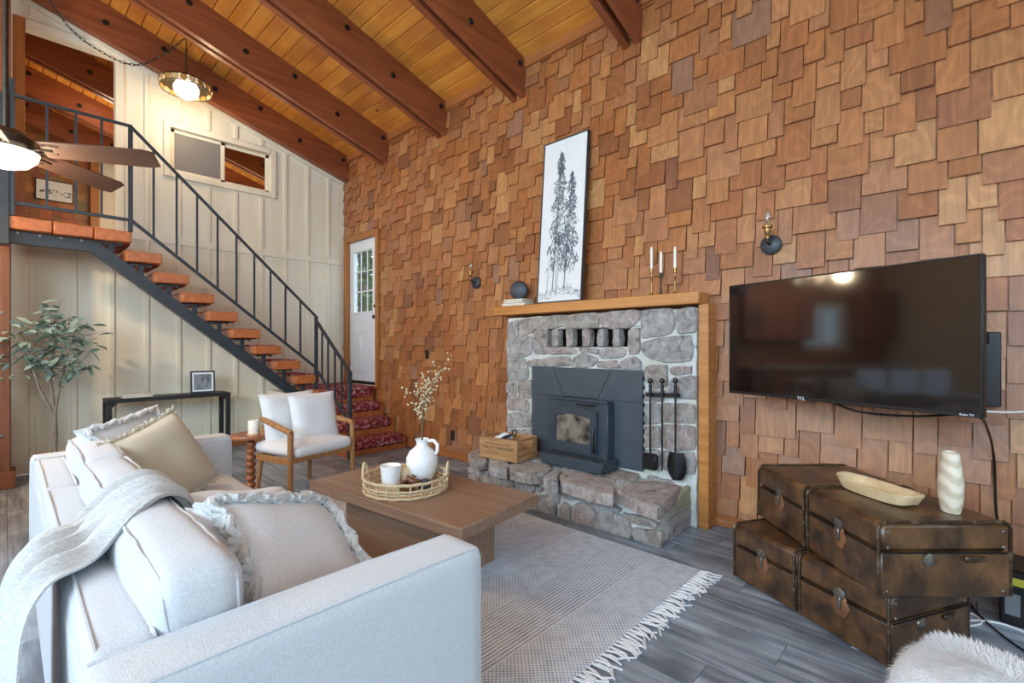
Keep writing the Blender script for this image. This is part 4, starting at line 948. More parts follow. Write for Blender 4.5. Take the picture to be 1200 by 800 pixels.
# ================================================================== armchair
ca = .235
ac = thing('armchair', 'oak framed armchair with a white seat and curved arms', 'armchair', (1.60, 3.99, 0), ca)
CW, CD = .64, .56
def leg(x, y, dx, dy, z1, r0=.024, r1=.017): MB().tube([(x, y, z1), (x + dx * .4, y + dy * .4, z1 * .55), (x + dx, y + dy, 0.0)], [r0, r0, r1], 12).build('leg', M['oak'], ac)
leg(.0, 0, 0, -.0, .585); leg(CW, 0, 0, 0, .585); leg(.075, CD - .09, -.02, .07, .60); leg(CW - .075, CD - .09, .02, .07, .60)
for s in (0, 1):
    xx = lambda v: v if s == 0 else CW - v
    MB().tube([(xx(.0), -.01, .585), (xx(.0), .05, .6), (xx(.02), .22, .625), (xx(.075), CD - .07, .655), (xx(.15), CD + .0, .675), (CW / 2, CD + .03, .68)], [.022, .024, .024, .024, .022, .022], 12).build('arm_rail', M['oak'], ac)
for a, b in (((0, 0, .36), (CW, 0, .36)), ((0.0, 0, .35), (.04, CD - .05, .33)), ((CW, 0, .35), (CW - .04, CD - .05, .33)), ((.04, CD - .05, .33), (CW - .04, CD - .05, .33))): MB().bar(a, b, .028, .055, b=.006).build('seat_rail', M['oak'], ac)
MB().softbox((CW / 2, CD / 2 - .03, .42), (CW - .05, CD + .02, .10), .045, 12, (.01, .01, .03), .003, 2).build('seat_cushion', M['whitefab'], ac)
def chair_pillow(name, label, w, h, t, loc, tilt, roll, seed):
    Mb = T(*loc) @ RZ(roll) @ RX(PI / 2 - tilt)
    o = thing(name, label, 'pillow', (0, 0, 0)); o.location = ac.matrix_basis @ Vector(loc); o.rotation_euler = (0, 0, ca)
    Mp = RZ(roll) @ RX(PI / 2 - tilt)
    MB().pillow(w, h, t, 20, .05, .006, seed).xf(Mp).build('pillow_body', M['whitefab'], o); MB().tube(edge_loop(w, h, 18, .05), .004, 5, closed=True).xf(Mp).build('piping', M['whitefab'], o)
    return o
bk1 = MB().pillow(.56, .50, .16, 18, .05, .006, 8).xf(T(.33, CD - .10, .63) @ RZ(.0) @ RX(PI / 2 - .24)).build('back_cushion', M['whitefab'], ac)
chair_pillow('square_pillow', 'square white pillow with a faint check set upright on the armchair', .46, .46, .15, (.43, .26, .64), .22, -.08, 9)
# ================================================================== side table with candle
sd = thing('side_table', 'small round side table on a turned bobbin leg beside the armchair', 'side table', (1.50, 4.60, 0))
MB().lathe([(0, .49), (.165, .49), (.17, .498), (.17, .512), (.165, .52), (0, .52)], 32).build('tabletop', M['cherry'], sd)
prof = [(0, .015), (.03, .015)]
for k in range(7):
    z = .04 + k * .06
    prof += [(.022, z - .002), (.038, z + .014), (.043, z + .03), (.038, z + .046), (.022, z + .058)]
prof += [(.04, .47), (.05, .49), (0, .49)]
MB().lathe(prof, 20).build('bobbin_leg', M['cherry'], sd)
MB().lathe([(0, 0), (.12, 0), (.125, .012), (.06, .022), (0, .022)], 28).build('foot', M['cherry'], sd)
co = MB().lathe([(0, 0), (.058, 0), (.058, .008), (0, .008)], 20, c=(1.515, 4.565, .52)).build('coaster', M['palewood']); tag(co, 'thin round wooden coaster under the white candle', 'coaster')
cn = thing('pillar_candle', 'short white pillar candle on the round side table', 'candle', (1.515, 4.565, .528))
MB().lathe([(0, 0), (.044, 0), (.046, .003), (.046, .11), (.042, .115), (.03, .112), (0, .111)], 24).build('wax', M['wax'], cn); MB().tube([(0, 0, .108), (.002, 0, .122)], .0015, 5).build('wick', M['black'], cn)
# ================================================================== console table with frame and books
cx0, cx1 = .725, 1.875; cy0, cy1 = 6.44, 6.74
cs_ = thing('console_table', 'slim black console table against the cream wall under the stairs', 'table')
MB().box(cx0, cx1, cy0, cy1, .70, .74, .003).build('tabletop', M['blackwood'], cs_)
for x in (cx0, cx1 - .045):
    for y in (cy0, cy1 - .045): MB().box(x, x + .045, y, y + .045, 0, .70, .003).build('leg', M['blackwood'], cs_)
for x, s in ((cx0 + .045, 1), (cx1 - .045, -1)): MB().prism([(x, cy0 + .01, .70), (x + s * .05, cy0 + .01, .70), (x, cy0 + .01, .65)], (0, .025, 0)).build('corner_brace', M['blackwood'], cs_)
pf = thing('photo_frame', 'dark framed photo leaning upright on the black console table', 'picture frame', (1.62, 6.58, .741), -.12)
def frame(th, w, h, bar_, dep, mf, Mt, rebate=.006):
    m1 = MB()
    for q in ((-w / 2, w / 2, 0, bar_), (-w / 2, w / 2, h - bar_, h), (-w / 2, -w / 2 + bar_, bar_, h - bar_), (w / 2 - bar_, w / 2, bar_, h - bar_)): m1.box(q[0], q[1], -dep, 0, q[2], q[3], .002)
    return m1.xf(Mt).build('frame', mf, th)
Mt = RX(-.12)
frame(pf, .25, .26, .018, .02, M['iron'], Mt)
MB().box(-.108, .108, -.012, -.008, .018, .242).xf(Mt).build('mount', M['white'], pf)
pm_ = mat('grey_photo', (70, 76, 82), (168, 174, 178), .4, ns=9, st=(3, 3, 1), det=6)
MB().box(-.088, .088, -.0135, -.012, .036, .222).xf(Mt).build('photo', pm_, pf)
MB().bar((0, .03, .17), (0, .10, .004), .03, .006).build('stand', M['black'], pf)
for i, (z, w, d, a) in enumerate(((.741, .26, .17, .05), (.761, .235, .16, -.02))):
    b = thing('book', ('grey-white book lying flat on the console table, under another', 'thin pale book lying on top of another on the console table')[i], 'book', (.99, 6.57, z), a)
    MB().box(-w / 2, w / 2, -d / 2, d / 2, 0, .018, .002).build('cover', M['book'], b); MB().box(-w / 2 + .004, w / 2 + .001, -d / 2 - .001, d / 2 - .004, .003, .015).build('pages', M['paper'], b)
# ================================================================== olive tree
tr = thing('olive_tree', 'artificial olive tree with grey-green leaves in the corner behind the sofa', 'plant', (.33, 6.30, 0))
MB().lathe([(0, 0), (.11, 0), (.13, .02), (.16, .26), (.165, .28), (.15, .28), (.145, .25), (0, .25)], 24).build('pot', mat('woven_pot', (150, 132, 104), (180, 160, 128), .8, ns=40, bump=.4), tr)
rr = random.Random(11)
root = Vector((0, 0, .25)); fork = Vector((-.0, 0, .66)); branches = []
MB().tube([root, (0.004, 0, .45), fork], [.02, .018, .016], 8).build('trunk', M['bark'], tr)
for tip_, md in (((-.22, -.03, 1.42), (-.10, 0, .88)), ((.02, .02, 1.60), (-.03, 0, .98)), ((.14, -.04, 1.45), (.03, 0, .92))):
    MB().tube([fork - Vector((0, 0, .03)), Vector(md), Vector(md).lerp(Vector(tip_), .5), tip_], [.014, .012, .008, .004], 7).build('branch', M['bark'], tr); branches.append((Vector(md), Vector(tip_)))
twigs = []
targets = [(.37, -.1, 1.52), (.30, .0, 1.42), (.22, -.1, 1.56), (-.32, -.05, 1.45), (-.35, .02, 1.3), (-.28, .02, 1.6), (.05, -.08, 1.75), (-.1, 0, 1.72), (.1, .05, 1.62), (.17, -.12, 1.30), (-.12, -.12, 1.25), (.26, -.06, 1.25), (-.2, -.1, 1.5), (.0, -.14, 1.45), (-.25, .05, 1.2), (.12, -.02, 1.2), (-.05, .1, 1.5), (.06, -.15, 1.32), (.32, .05, 1.34), (-.4, -.06, 1.52)]
m_ = MB()
for i, t in enumerate(targets):
    t = Vector(t); t.z = 1.03 + (t.z - 1.2) * 1.32
    s, e = branches[i % 3]; k = rr.uniform(.2, .95) if t.z > 1.2 else rr.uniform(.05, .4); b = s.lerp(e, k); md = b.lerp(t, .5) + Vector((0, 0, .05)); m_.tube([b, md, t], [.005, .003, .0015], 5); twigs.append((b, md, t))
m_.build('twigs', M['bark'], tr)
lf = MB(); ll, lwd = .125, .046
cols = [(0, 0), (.3, .8), (.55, 1), (.8, .65), (1, .0)]
vs = []; fs = []
for t, w in cols: vs += [(t * ll, -w * lwd / 2, .004 + .012 * math.sin(t * 2.4)), (t * ll, 0, .012 * math.sin(t * 2.4)), (t * ll, w * lwd / 2, .004 + .012 * math.sin(t * 2.4))]
for i in range(4): fs += [(i * 3, i * 3 + 3, i * 3 + 4, i * 3 + 1), (i * 3 + 1, i * 3 + 4, i * 3 + 5, i * 3 + 2)]
lf.add(vs, fs); lo = lf.build('leaf', M['leaf'], tr, ang=80); lme = lo.data; first = True
for i in range(298):
    b, md, t = twigs[i % len(twigs)]; k = rr.uniform(.15, 1.03); p = b.lerp(md, k * 2) if k < .5 else md.lerp(t, k * 2 - 1)
    o = lo if first else link('leaf', lme, tr); first = False
    p = p + Vector((rr.gauss(0, .02), rr.gauss(0, .02), rr.gauss(0, .02)))
    if p.y > .3: p.y = .3
    o.location = p; o.rotation_euler = (rr.uniform(-.9, .9), rr.uniform(-.3, 1.1), rr.uniform(0, 2 * PI)); s = rr.uniform(.65, 1.15); o.scale = (s, s, s)
# ================================================================== mantel things
MZ = 1.686
ar = thing('tree_art_panel', 'tall narrow framed drawing of two pines leaning on the mantel', 'picture', (3.415, 2.63, MZ))
AH, AW = 1.51, .50; lean = math.asin(.115 / AH)
Mt = RZ(-PI / 2) @ RX(-lean)     # local x -> along the wall, -y -> towards the room
frame(ar, AW, AH, .012, .032, M['iron'], Mt)
MB().box(-AW / 2 + .01, AW / 2 - .01, -.026, -.006, .01, AH - .01).xf(Mt).build('canvas', M['canvas'], ar)
rr = random.Random(21); ink = MB()
def stroke(x0, z0, x1, z1, w):
    d = Vector((x1 - x0, z1 - z0)); 
    if d.length < 1e-5: return
    n = Vector((-d.y, d.x)).normalized() * w / 2; y = -.0268
    ink.add([(x0 + n.x, y, z0 + n.y), (x0 - n.x, y, z0 - n.y), (x1 - n.x * .4, y, z1 - n.y * .4), (x1 + n.x * .4, y, z1 + n.y * .4)], [(0, 1, 2, 3)])
for cxp, base, top, spread in ((-.045, .1, 1.38, .135), (.085, .12, 1.17, .115)):
    stroke(cxp - .03, base, cxp + .012, top, .012)
    H_ = top - base
    for k in range(800 if cxp < 0 else 620):
        t = rr.random() ** .8; z = base + H_ * (.16 + .84 * t); wd = spread * (1 - t) ** .6 * (.35 + .65 * abs(math.sin(t * 17 + cxp * 30))) + .008
        if t < .25: wd *= .9
        x = cxp + .01 + rr.uniform(-1, 1) * wd; dr_ = -rr.uniform(.0, .03) if t > .4 else -rr.uniform(.01, .05)
        stroke(x, z, x + rr.uniform(-.022, .022), z + dr_, rr.uniform(.005, .014))
        if k % 3 == 0: stroke(cxp, z + .02, x, z, .0025)
for k in range(160):
    x = rr.uniform(-.23, .23); z = .03 + .06 * math.exp(-(x - .05) ** 2 / .02) + rr.uniform(-.02, .05); stroke(x, z, x + rr.uniform(-.03, .03), z + rr.uniform(-.01, .04), rr.uniform(.002, .006))
for xk in (-.11, -.02, .0): stroke(xk - .03, .08, xk, .55, .007)
ink.xf(Mt).build('pine_drawing', M['artink'], ar, ang=0)
by = onx(605, 357, 3.42).y
for i, (z, w, d, a, lab) in enumerate(((0, .28, .17, .08, 'cream book lying flat on the mantel, bottom of the stack'), (.025, .25, .165, .0, 'grey edged book in the middle of the mantel stack'), (.046, .24, .16, .03, 'white book on top of the mantel stack under the black disc'))):
    b = thing('book', lab, 'book', (3.45, by, MZ + z), a); w, d = d, w; h = (.024, .020, .018)[i]
    MB().box(-w / 2, w / 2, -d / 2, d / 2, 0, h, .002).build('cover', M['bookdark'] if i == 1 else M['book'], b); MB().box(-w / 2 - .001, w / 2 - .004, -d / 2 - .001, d / 2 - .004, .003, h - .003).build('pages', M['paper'], b)
dv = MB().lathe([(0, -.03), (.06, -.028), (.088, -.016), (.095, 0), (.088, .016), (.06, .028), (0, .03)], 28, axis='x').xf(RZ(.35)).xf(T(3.455, by - .0, MZ + .064 + .093)).build('disc_vase', mat('matte_slate', (46, 54, 64), (56, 64, 74), .45, ns=8)); tag(dv, 'round matte black disc ornament standing on the mantel books', 'ornament')
for px, zt_, zc_, mt_, lab in ((763.5, 2.075, 1.90, 'brass', 'taller brass candlestick with a white taper nearest the pine drawing'), (774.5, 2.03, 1.86, 'black', 'black candlestick with a white taper between the two brass ones'), (791, 2.05, 1.885, 'brass', 'brass candlestick with a white taper nearest the mantel end')):
    y = onx(px, 340, 3.46).y; cd = thing('candlestick', lab, 'candlestick', (3.46, y, MZ), 0, 'candlesticks on the mantel')
    h = zc_ - MZ
    MB().lathe([(0, 0), (.032, 0), (.03, .006), (.012, .014), (.007, .03), (.009, .05), (.006, .06), (.006, h * .6), (.009, h * .63), (.006, h * .66), (.007, h - .04), (.014, h - .035), (.013, h), (0, h)], 16).build('stick', M[mt_], cd)
    MB().lathe([(0, h - .01), (.0105, h - .01), (.0105, zt_ - MZ - .03), (.006, zt_ - MZ - .006), (0, zt_ - MZ)], 12).build('taper', M['wax'], cd)
# ================================================================== wall lamps, outlets
for px, py, lab in ((904, 287, 'round wall sconce with a clear bulb above the television'), (559, 331, 'round wall sconce with a clear bulb beside the mantel books')):
    p = onx(px, py, 3.545); s = thing('wall_sconce', lab, 'wall lamp', tuple(p), 0, 'wall sconces on the shingles')
    MB().lathe([(0, -.03), (.056, -.028), (.064, -.022), (.066, -.006), (.064, 0), (0, 0)], 28, axis='x').build('backplate', M['iron'], s)
    MB().tube([(-.03, 0, 0), (-.075, 0, .0), (-.09, 0, .012), (-.092, 0, .03)], .008, 8).build('arm', M['bronze'], s)
    MB().lathe([(0, .028), (.013, .028), (.014, .055), (.018, .06), (.018, .095), (.03, .098), (.032, .106), (.03, .114), (.016, .116), (0, .116)], 18, c=(-.092, 0, 0)).build('socket', M['brass'], s)
    MB().lathe([(.014, .115), (.02, .13), (.023, .16), (.023, .2), (.018, .22), (.008, .228), (0, .229)], 18, c=(-.092, 0, 0)).build('glass_bulb', M['glass'], s)
    MB().tube([(-.092 + .007 * math.cos(k * .9), .007 * math.sin(k * .9), .125 + k * .006) for k in range(14)], .0014, 5).build('filament', M['brass'], s)
for px, py, w, h, lab in ((500.5, 415, .07, .115, 'dark wall switch plate among the shingles above the flowers'), (530.5, 510, .07, .115, 'dark power outlet low on the shingle wall')):
    p = onx(px, py, 3.548); o = thing('wall_plate', lab, 'outlet', tuple(p))
    MB().box(-.006, .004, -w / 2, w / 2, -h / 2, h / 2, .003).build('cover_plate', M['plate'], o)
    for z in (-.025, .025): MB().box(-.009, -.004, -.016, .016, z - .014, z + .014, .003).build('socket', M['black'], o)
# ================================================================== television on its arm
L0 = Vector((3.17, 1.084, 0)); L1 = Vector((2.757, -.059, 0)); mid = (L0 + L1) / 2; dv_ = (L1 - L0).normalized(); ang = math.atan2(dv_.y, dv_.x)
tv = thing('television', 'large black flat-screen television on a swivel arm above the trunks', 'television', (mid.x, mid.y, 1.0), ang)
W_ = (L1 - L0).length; z0, z1 = onx(855, 460, 3.17).z - 1.0, onx(855, 335, 3.17).z - 1.0
# local x runs from the far end to the near end, local -y faces the room
MB().box(-W_ / 2, W_ / 2, .0, .035, z0, z1, .004).build('cabinet', M['plastic'], tv)
scr = MB().box(-W_ / 2 + .008, W_ / 2 - .008, -.002, .001, z0 + .018, z1 - .008).build('screen', M['tv'], tv, ang=0)
bz = MB()
for q in ((-W_ / 2, W_ / 2, z0, z0 + .018), (-W_ / 2, W_ / 2, z1 - .008, z1), (-W_ / 2, -W_ / 2 + .008, z0, z1), (W_ / 2 - .008, W_ / 2, z0, z1)): bz.box(q[0], q[1], -.005, .0, q[2], q[3], .0015)
bz.build('bezel', M['black'], tv)
MB().box(-.45, W_ / 2 - .03, .035, .085, z0 + .06, z0 + .36, .01).build('rear_housing', M['plastic'], tv)
MB().box(-.16, .16, .085, .11, -.05 + (z0 + z1) / 2, .25 + (z0 + z1) / 2 - .1, .004).build('mount_plate', M['black'], tv)
text('brand_lettering', 'TCL', .024, M['white'], tv, T(-.145, -.0055, z0 + .009) @ RX(PI / 2)); text('brand_lettering', 'Roku TV', .013, M['white'], tv, T(W_ / 2 - .05, -.0055, z0 + .009) @ RX(PI / 2))
Rt = RZ(ang); wloc = lambda x, y, z: Rt.inverted() @ (Vector((x, y, z)) - Vector(tv.location))
zm = (z0 + z1) / 2; e0 = Vector((0, .11, zm)); w0 = wloc(3.50, -.10, 1.0 + zm); kn = (e0 + w0) / 2 + Vector((.16, 0, 0))
mbr = MB(); mbr.bar(e0, kn, .03, .06); mbr.bar(kn, w0, .03, .06); mbr.build('swivel_arm', M['black'], tv)
MB().box(3.46, 3.572, -.14, -.05, .99, 1.37, .004).xf(Matrix.Translation(-Vector(tv.location))).xf(Rt.inverted()).build('wall_bracket', M['black'], tv)
def cord(name, label, pts, r, m_): return tag(MB().tube([catm([(*p, 0) for p in pts], k / 40)[:3] for k in range(41)], r, 6).build(name, m_), label, 'cord')
zb3 = 1.0 + z0
cord('power_cord', 'black cord looping under the television and down the shingles', [tuple(L0.lerp(L1, .45) + Vector((.06, 0, zb3 + .03))), tuple(L0.lerp(L1, .6) + Vector((.07, 0, zb3 - .035))), tuple(L0.lerp(L1, .8) + Vector((.08, 0, zb3 - .03))), (2.86, -.03, zb3 + .0), tuple(onx(1158, 505, 3.2)), tuple(onx(1165, 540, 3.5)), tuple(onx(1167, 595, 3.53)), (3.53, -.14, .3), (3.53, -.15, .03)], .006, M['plastic'])
cord('white_cable', 'white cable leaving the television along the shingle wall', [(2.88, .0, zb3 + .02), (3.2, -.15, zb3 - .01), (3.5, -.35, zb3 - .01), (3.53, -.7, zb3 + .01)], .005, M['white'])
# ================================================================== trunks
def trunk(label, fl_, frt, Lh, Wd, h, z):
    """fl_ far end of the front edge, frt near end; the body reaches Wd behind that edge"""
    d = (Vector(frt) - Vector(fl_)).normalized(); a = math.atan2(d.y, d.x)
    t = thing('travel_trunk', label, 'trunk', (fl_[0], fl_[1], z), a, 'stacked trunks')
    hs = Lh * .485
    for x0, x1 in ((0, hs), (hs + .006, Lh)):
        bd = MB().box(x0 + .006, x1 - .006, .006, Wd - .006, 0.004, h * .608, .008).build('trunk_body', M['leather'], t)
        ld_ = MB().box(x0 + .004, x1 - .004, .004, Wd - .004, h * .612, h, .018).build('lid', M['leather'], t)
        for x in (x0 + .012, x1 - .012):   # worn rim bands round each half
            m1 = MB(); rr_ = .028
            pth = [(x, .004, .01), (x, .002, h - rr_), (x, .01, h - .008), (x, rr_, h + .001), (x, Wd - rr_, h + .001), (x, Wd - .01, h - .008), (x, Wd - .002, h - rr_), (x, Wd - .004, .01)]
            m1.tube(pth, .007, 6); m1.build('rim_band', M['rim'], ld_)
        MB().box(x0 + .01, x1 - .01, .001, .006, h * .60, h * .617).build('lid_seam', M['black'], bd)
        xc = (x0 + x1) / 2
        lk = MB().lathe([(0, 0), (.042, 0), (.044, .003), (.04, .006), (0, .006)], 6, axis='y', sy=1.25).xf(Matrix.Scale(-1, 4, (0, 1, 0))).xf(T(xc, .006, h * .52)).build('lock_plate', M['patch'], bd)
        MB().lathe([(0, 0), (.026, 0), (.026, .008), (.018, .012), (0, .012)], 14, axis='y').xf(Matrix.Scale(-1, 4, (0, 1, 0))).xf(T(xc, .003, h * .70)).build('lock_hasp', M['steel'], lk)
        MB().box(xc - .009, xc + .009, -.010, .0, h * .47, h * .66, .003).build('lock_tongue', M['steel'], lk)
    # near end: seam, latch, handle stump, corner rivets
    X = Lh - .004
    MB().box(X - .002, X + .003, .02, Wd - .02, h * .60, h * .617).build('end_seam', M['black'], t)
    MB().lathe([(0, 0), (.028, 0), (.026, .006), (.014, .012), (0, .014)], 12, axis='x').xf(T(X, Wd * .37, h * .52)).build('end_latch', M['steel'], t)
    MB().box(X, X + .016, Wd * .62, Wd * .78, h * .5, h * .58, .006).build('handle_stump', M['rim'], t)
    for y in (.035, Wd - .035):
        for zz in (.03, h * .68, h - .035): MB().lathe([(0, 0), (.009, 0), (.006, .005), (0, .006)], 8, axis='x').xf(T(X - .002, y, zz)).build('rivet', M['steel'], t)
    return t
trunk('worn brown trunk standing on the floor, bottom of the stack', (2.82, .95), (2.425, .21), .84, .50, .30, 0)
trunk('worn brown trunk turned askew on top of the stack, carrying the tray', (3.03, .88), (2.358, .238), .93, .53, .30, .302)
TZ = .604
p0 = onz(992, 562, TZ + .03); p1 = onz(1083, 592, TZ + .03)
ty = thing('wooden_tray', 'long pale carved wooden dough tray lying on the trunks', 'tray', tuple(Vector(((p0.x + p1.x) / 2 + .03, (p0.y + p1.y) / 2 + .02, TZ + .002))), math.atan2(p1.y - p0.y, p1.x - p0.x))
TL = (p1 - p0).length * 1.02
def traysurf(u, v):
    a = 2 * PI * u; ex = 3.2; c, s = math.cos(a), math.sin(a); k = (abs(c) ** ex + abs(s) ** ex) ** (-1 / ex)
    prof = [(0, .008), (.55, .008), (.78, .010), (.92, .045), (1.0, .05), (1.0, .044), (.86, .0), (.5, .0), (0, .0)]
    i = v * (len(prof) - 1); j = min(int(i), len(prof) - 2); f = i - j; r_ = prof[j][0] * (1 - f) + prof[j + 1][0] * f; z = prof[j][1] * (1 - f) + prof[j + 1][1] * f
    return Vector((c * k * r_ * TL / 2, s * k * r_ * .075, z + (.010 * abs(c) ** 4 if r_ > .8 else 0)))
MB().grid(traysurf, 40, 17, True).build('tray_body', M['palewood'], ty)
for k in range(4): MB().tube([(-.1 + k * .065, -.03, .012), (-.085 + k * .065, .0, .014), (-.09 + k * .065, .03, .012)], .004, 5).build('inlay', M['wax'], ty)
pv = onz(1114, 599, TZ)
vz = thing('wood_vase', 'tall tapering ringed pale wood vase standing on the trunks', 'vase', (pv.x, pv.y, TZ), .4)
zh = onz(1114, 599, TZ); hh = .25
MB().lathe([(0, 0), (.038, 0), (.046, .03), (.052, .09), (.051, .13), (.044, .18), (.034, hh), (.024, hh + .002), (.022, hh - .02), (0, hh - .03)], 24, sy=.8).build('vase_body', M['ringwood'], vz)
# fur covered stool in the corner of the frame
fu = thing('fur_stool', 'low stool under a shaggy white sheepskin in front of the trunks', 'stool', (1.93, -.10, 0), .2)
for x in (-.15, .15):
    for y in (-.15, .15): MB().tube([(x, y, .25), (x * 1.15, y * 1.15, 0)], [.018, .014], 8).build('leg', M['oak'], fu)
MB().lathe([(0, .24), (.2, .24), (.21, .26), (.2, .29), (0, .30)], 24).build('seat', M['oak'], fu)
def pelt(u, v):
    a = 2 * PI * u; r_ = v; w = 1 + .08 * math.sin(a * 3 + 1) + .05 * math.sin(a * 5)
    rad = .27 * min(1, r_ * 1.25) * w; z = .375 - .05 * r_ ** 2 if r_ < .7 else .3505 - (r_ - .7) * .75
    z += .03 * math.cos(a - 2.2) * r_
    return Vector((rad * math.cos(a), rad * math.sin(a), z)) + noise.noise_vector(Vector((rad * math.cos(a) * 6, rad * math.sin(a) * 6, 0))) * .015
pe = MB(); pe.grid(pelt, 48, 20, True); peo = pe.build('sheepskin', M['fur'], fu, ang=80)
hair = MB(); rr = random.Random(3)
for k in range(9000):
    u, v = rr.random(), math.sqrt(rr.random()); p = pelt(u, v); q = pelt(u, min(v + .03, 1)); d = (q - p); d = d.normalized() if d.length > 1e-6 else Vector((1, 0, 0))
    n = Vector((0, 0, 1)) if v < .7 else Vector((math.cos(2 * PI * u), math.sin(2 * PI * u), .3)); L_ = rr.uniform(.012, .026)
    s_ = d.cross(n).normalized() * .0012; e = p + n * L_ * .6 + d * L_ * .7 + Vector((rr.gauss(0, .004), rr.gauss(0, .004), rr.gauss(0, .003)))
    hair.add([p - s_, p + s_, e], [(0, 1, 2)])
hair.build('fur_pile', M['fur'], peo, ang=0, kind='stuff')
# black device and cables by the wall
dv2 = thing('battery_unit', 'black power unit box with a yellow label standing by the wall behind the trunks', 'power unit', (3.33, -.24, 0), -.15)
MB().box(-.13, .13, -.10, .10, 0, .26, .008).build('casing', M['plastic'], dv2)
MB().box(-.133, -.129, -.05, .09, .19, .225).build('yellow_label', mat('yellow_label', (196, 190, 60), rough=.5), dv2); MB().box(-.133, -.129, .03, .08, .05, .15).build('grey_label', mat('grey_label', (120, 124, 130), rough=.5), dv2)
tag(MB().box(3.40, 3.48, .04, .10, 0, .07, .008).build('plug_adapter', mat('grey_plug', (120, 122, 126), rough=.5)), 'grey plug adapter on the floor behind the trunks', 'adapter')
cord('floor_cable', 'white cable curling on the floor behind the trunks', [(3.0, .02, .008), (3.12, -.06, .008), (3.2, -.02, .008), (3.05, .06, .008), (3.18, -.12, .008), (3.1, -.3, .008)], .005, M['white'])
cord('extension_lead', 'black cord lying on the floor by the power unit', [(3.42, .0, .008), (3.2, -.06, .008), (3.0, -.16, .008), (2.85, -.3, .008)], .005, M['plastic'])
# ================================================================== ceiling fan
fh = onz(6, 172, 2.37); fh = Vector((.005, fh.y, 2.37))
fn = thing('ceiling_fan', 'ceiling fan with brown wooden blades and a lit glass bowl', 'ceiling fan', tuple(fh))
MB().lathe([(0, .10), (.03, .10), (.07, .09), (.115, .05), (.12, .01), (.1, -.015), (.05, -.02), (0, -.02)], 28).build('motor_housing', M['bronze'], fn)
MB().tube([(0, 0, .09), (0, 0, ceilz(fh.x) - 2.37 - .05)], .013, 10).build('downrod', M['bronze'], fn)
zc_ = ceilz(fh.x) - 2.37; MB().lathe([(0, zc_ - .12), (.04, zc_ - .12), (.07, zc_ - .05), (.07, zc_ - .02), (0, zc_ - .02)], 20).build('canopy', M['bronze'], fn)
MB().lathe([(0, -.115), (.04, -.112), (.09, -.092), (.125, -.055), (.135, -.02), (.13, -.018), (0, -.018)], 28).build('glass_bowl', M['fanlight'], fn)
for k in range(5):
    a = math.radians(-31 + 72 * k); Mb = RZ(a)
    bl = MB(); bl.sheet(lambda u, v: (.16 + v * .54, (u - .5) * (.10 + .045 * v ** .6 - (.05 if v > .97 else 0)), .002 - (u - .5) * .048), 5, 12, .007); bl.xf(Mb); b = bl.build('blade', M['blade'], fn)
    ir = MB(); ir.tube([(.09, 0, .0), (.13, .02, -.01), (.17, .03, -.003), (.22, .025, -.006)], .007, 6); ir.tube([(.09, 0, .0), (.13, -.02, -.01), (.17, -.03, -.008), (.22, -.025, -.01)], .007, 6); ir.xf(Mb).build('blade_iron', M['bronze'], b)
point('fan_lamp', tuple(fh + Vector((0, 0, -.17))), 28, (1, .78, .52), .08)
# ================================================================== pendant lamp on a swagged chain
PX = Vector((1.41, 6.38, 0)); pz = 4.25
pd = thing('pendant_lamp', 'round pendant lamp ringed with amber discs and a white globe on a chain', 'lamp', (PX.x, PX.y, pz))
ptilt = RX(.0)
MB().lathe([(0, .10), (.03, .10), (.035, .075), (.02, .06), (.05, .05), (.16, .03), (.245, .012), (.26, -.01), (.25, -.012), (.15, .012), (0, .03)], 36).build('canopy_disc', M['bronze'], pd)
am = [mat('amber_disc', (176, 128, 66), (206, 164, 100), .3, ns=20, metal=.3), mat('pale_amber_disc', (206, 176, 120), (226, 204, 156), .3, ns=20, metal=.3)]
for k in range(20):
    a = 2 * PI * k / 20; MB().lathe([(0, -.006), (.03, -.006), (.034, 0), (.03, .006), (0, .006)], 14, axis='x').xf(RZ(a)).xf(T(.25 * math.cos(a), .25 * math.sin(a), -.035)).build('amber_disc', am[k % 2], pd)
MB().tube([(.245 * math.cos(2 * PI * k / 36), .245 * math.sin(2 * PI * k / 36), -.07) for k in range(36)], .006, 6, closed=True).build('lower_ring', M['bronze'], pd)
MB().lathe([(0, .03), (.06, .03), (.10, .005), (.125, -.05), (.115, -.105), (.07, -.145), (0, -.16)], 28).build('globe', M['bulb'], pd)
top = ceilz(PX.x)
def chain(th, pts, step=.045):
    n = 200; P = [Vector(catm([(*p, 0) for p in pts], k / n)[:3]) for k in range(n + 1)]; acc = 0; lk_ = MB(); odd = False; last = P[0]
    for a, b in zip(P, P[1:]):
        acc += (b - a).length
        if acc >= step * .8:
            acc = 0; odd = not odd; d = (b - last).normalized(); s_ = d.orthogonal().normalized(); s_ = s_ if odd else d.cross(s_); c = (last + b) / 2; hl = step * .62
            lk_.tube([c + d * hl * math.cos(t) + s_ * .011 * math.sin(t) for t in [2 * PI * q / 10 for q in range(10)]], .0035, 4, closed=True); last = b
    return lk_.build('chain', M['bronze'], th, kind='stuff')
chain(pd, [(0, 0, .10), (0, 0, (top - pz) * .5), (0, 0, top - pz - .01)])
o_ = Vector((PX.x, PX.y, pz)); s1 = ony(150, 75, 6.45) - o_; s2 = ony(95, 45, 6.45) - o_; s3 = ony(60, 4, 6.45) - o_
chain(pd, [(0, 0, top - pz - .01), tuple(ony(185, 68, 6.42) - o_), tuple(s1), tuple(s2), tuple(s3), tuple(s3 + Vector((-.12, 0, .22)))])
point('pendant_bulb', (PX.x, PX.y, pz - .26), 14, (1, .76, .48), .08)
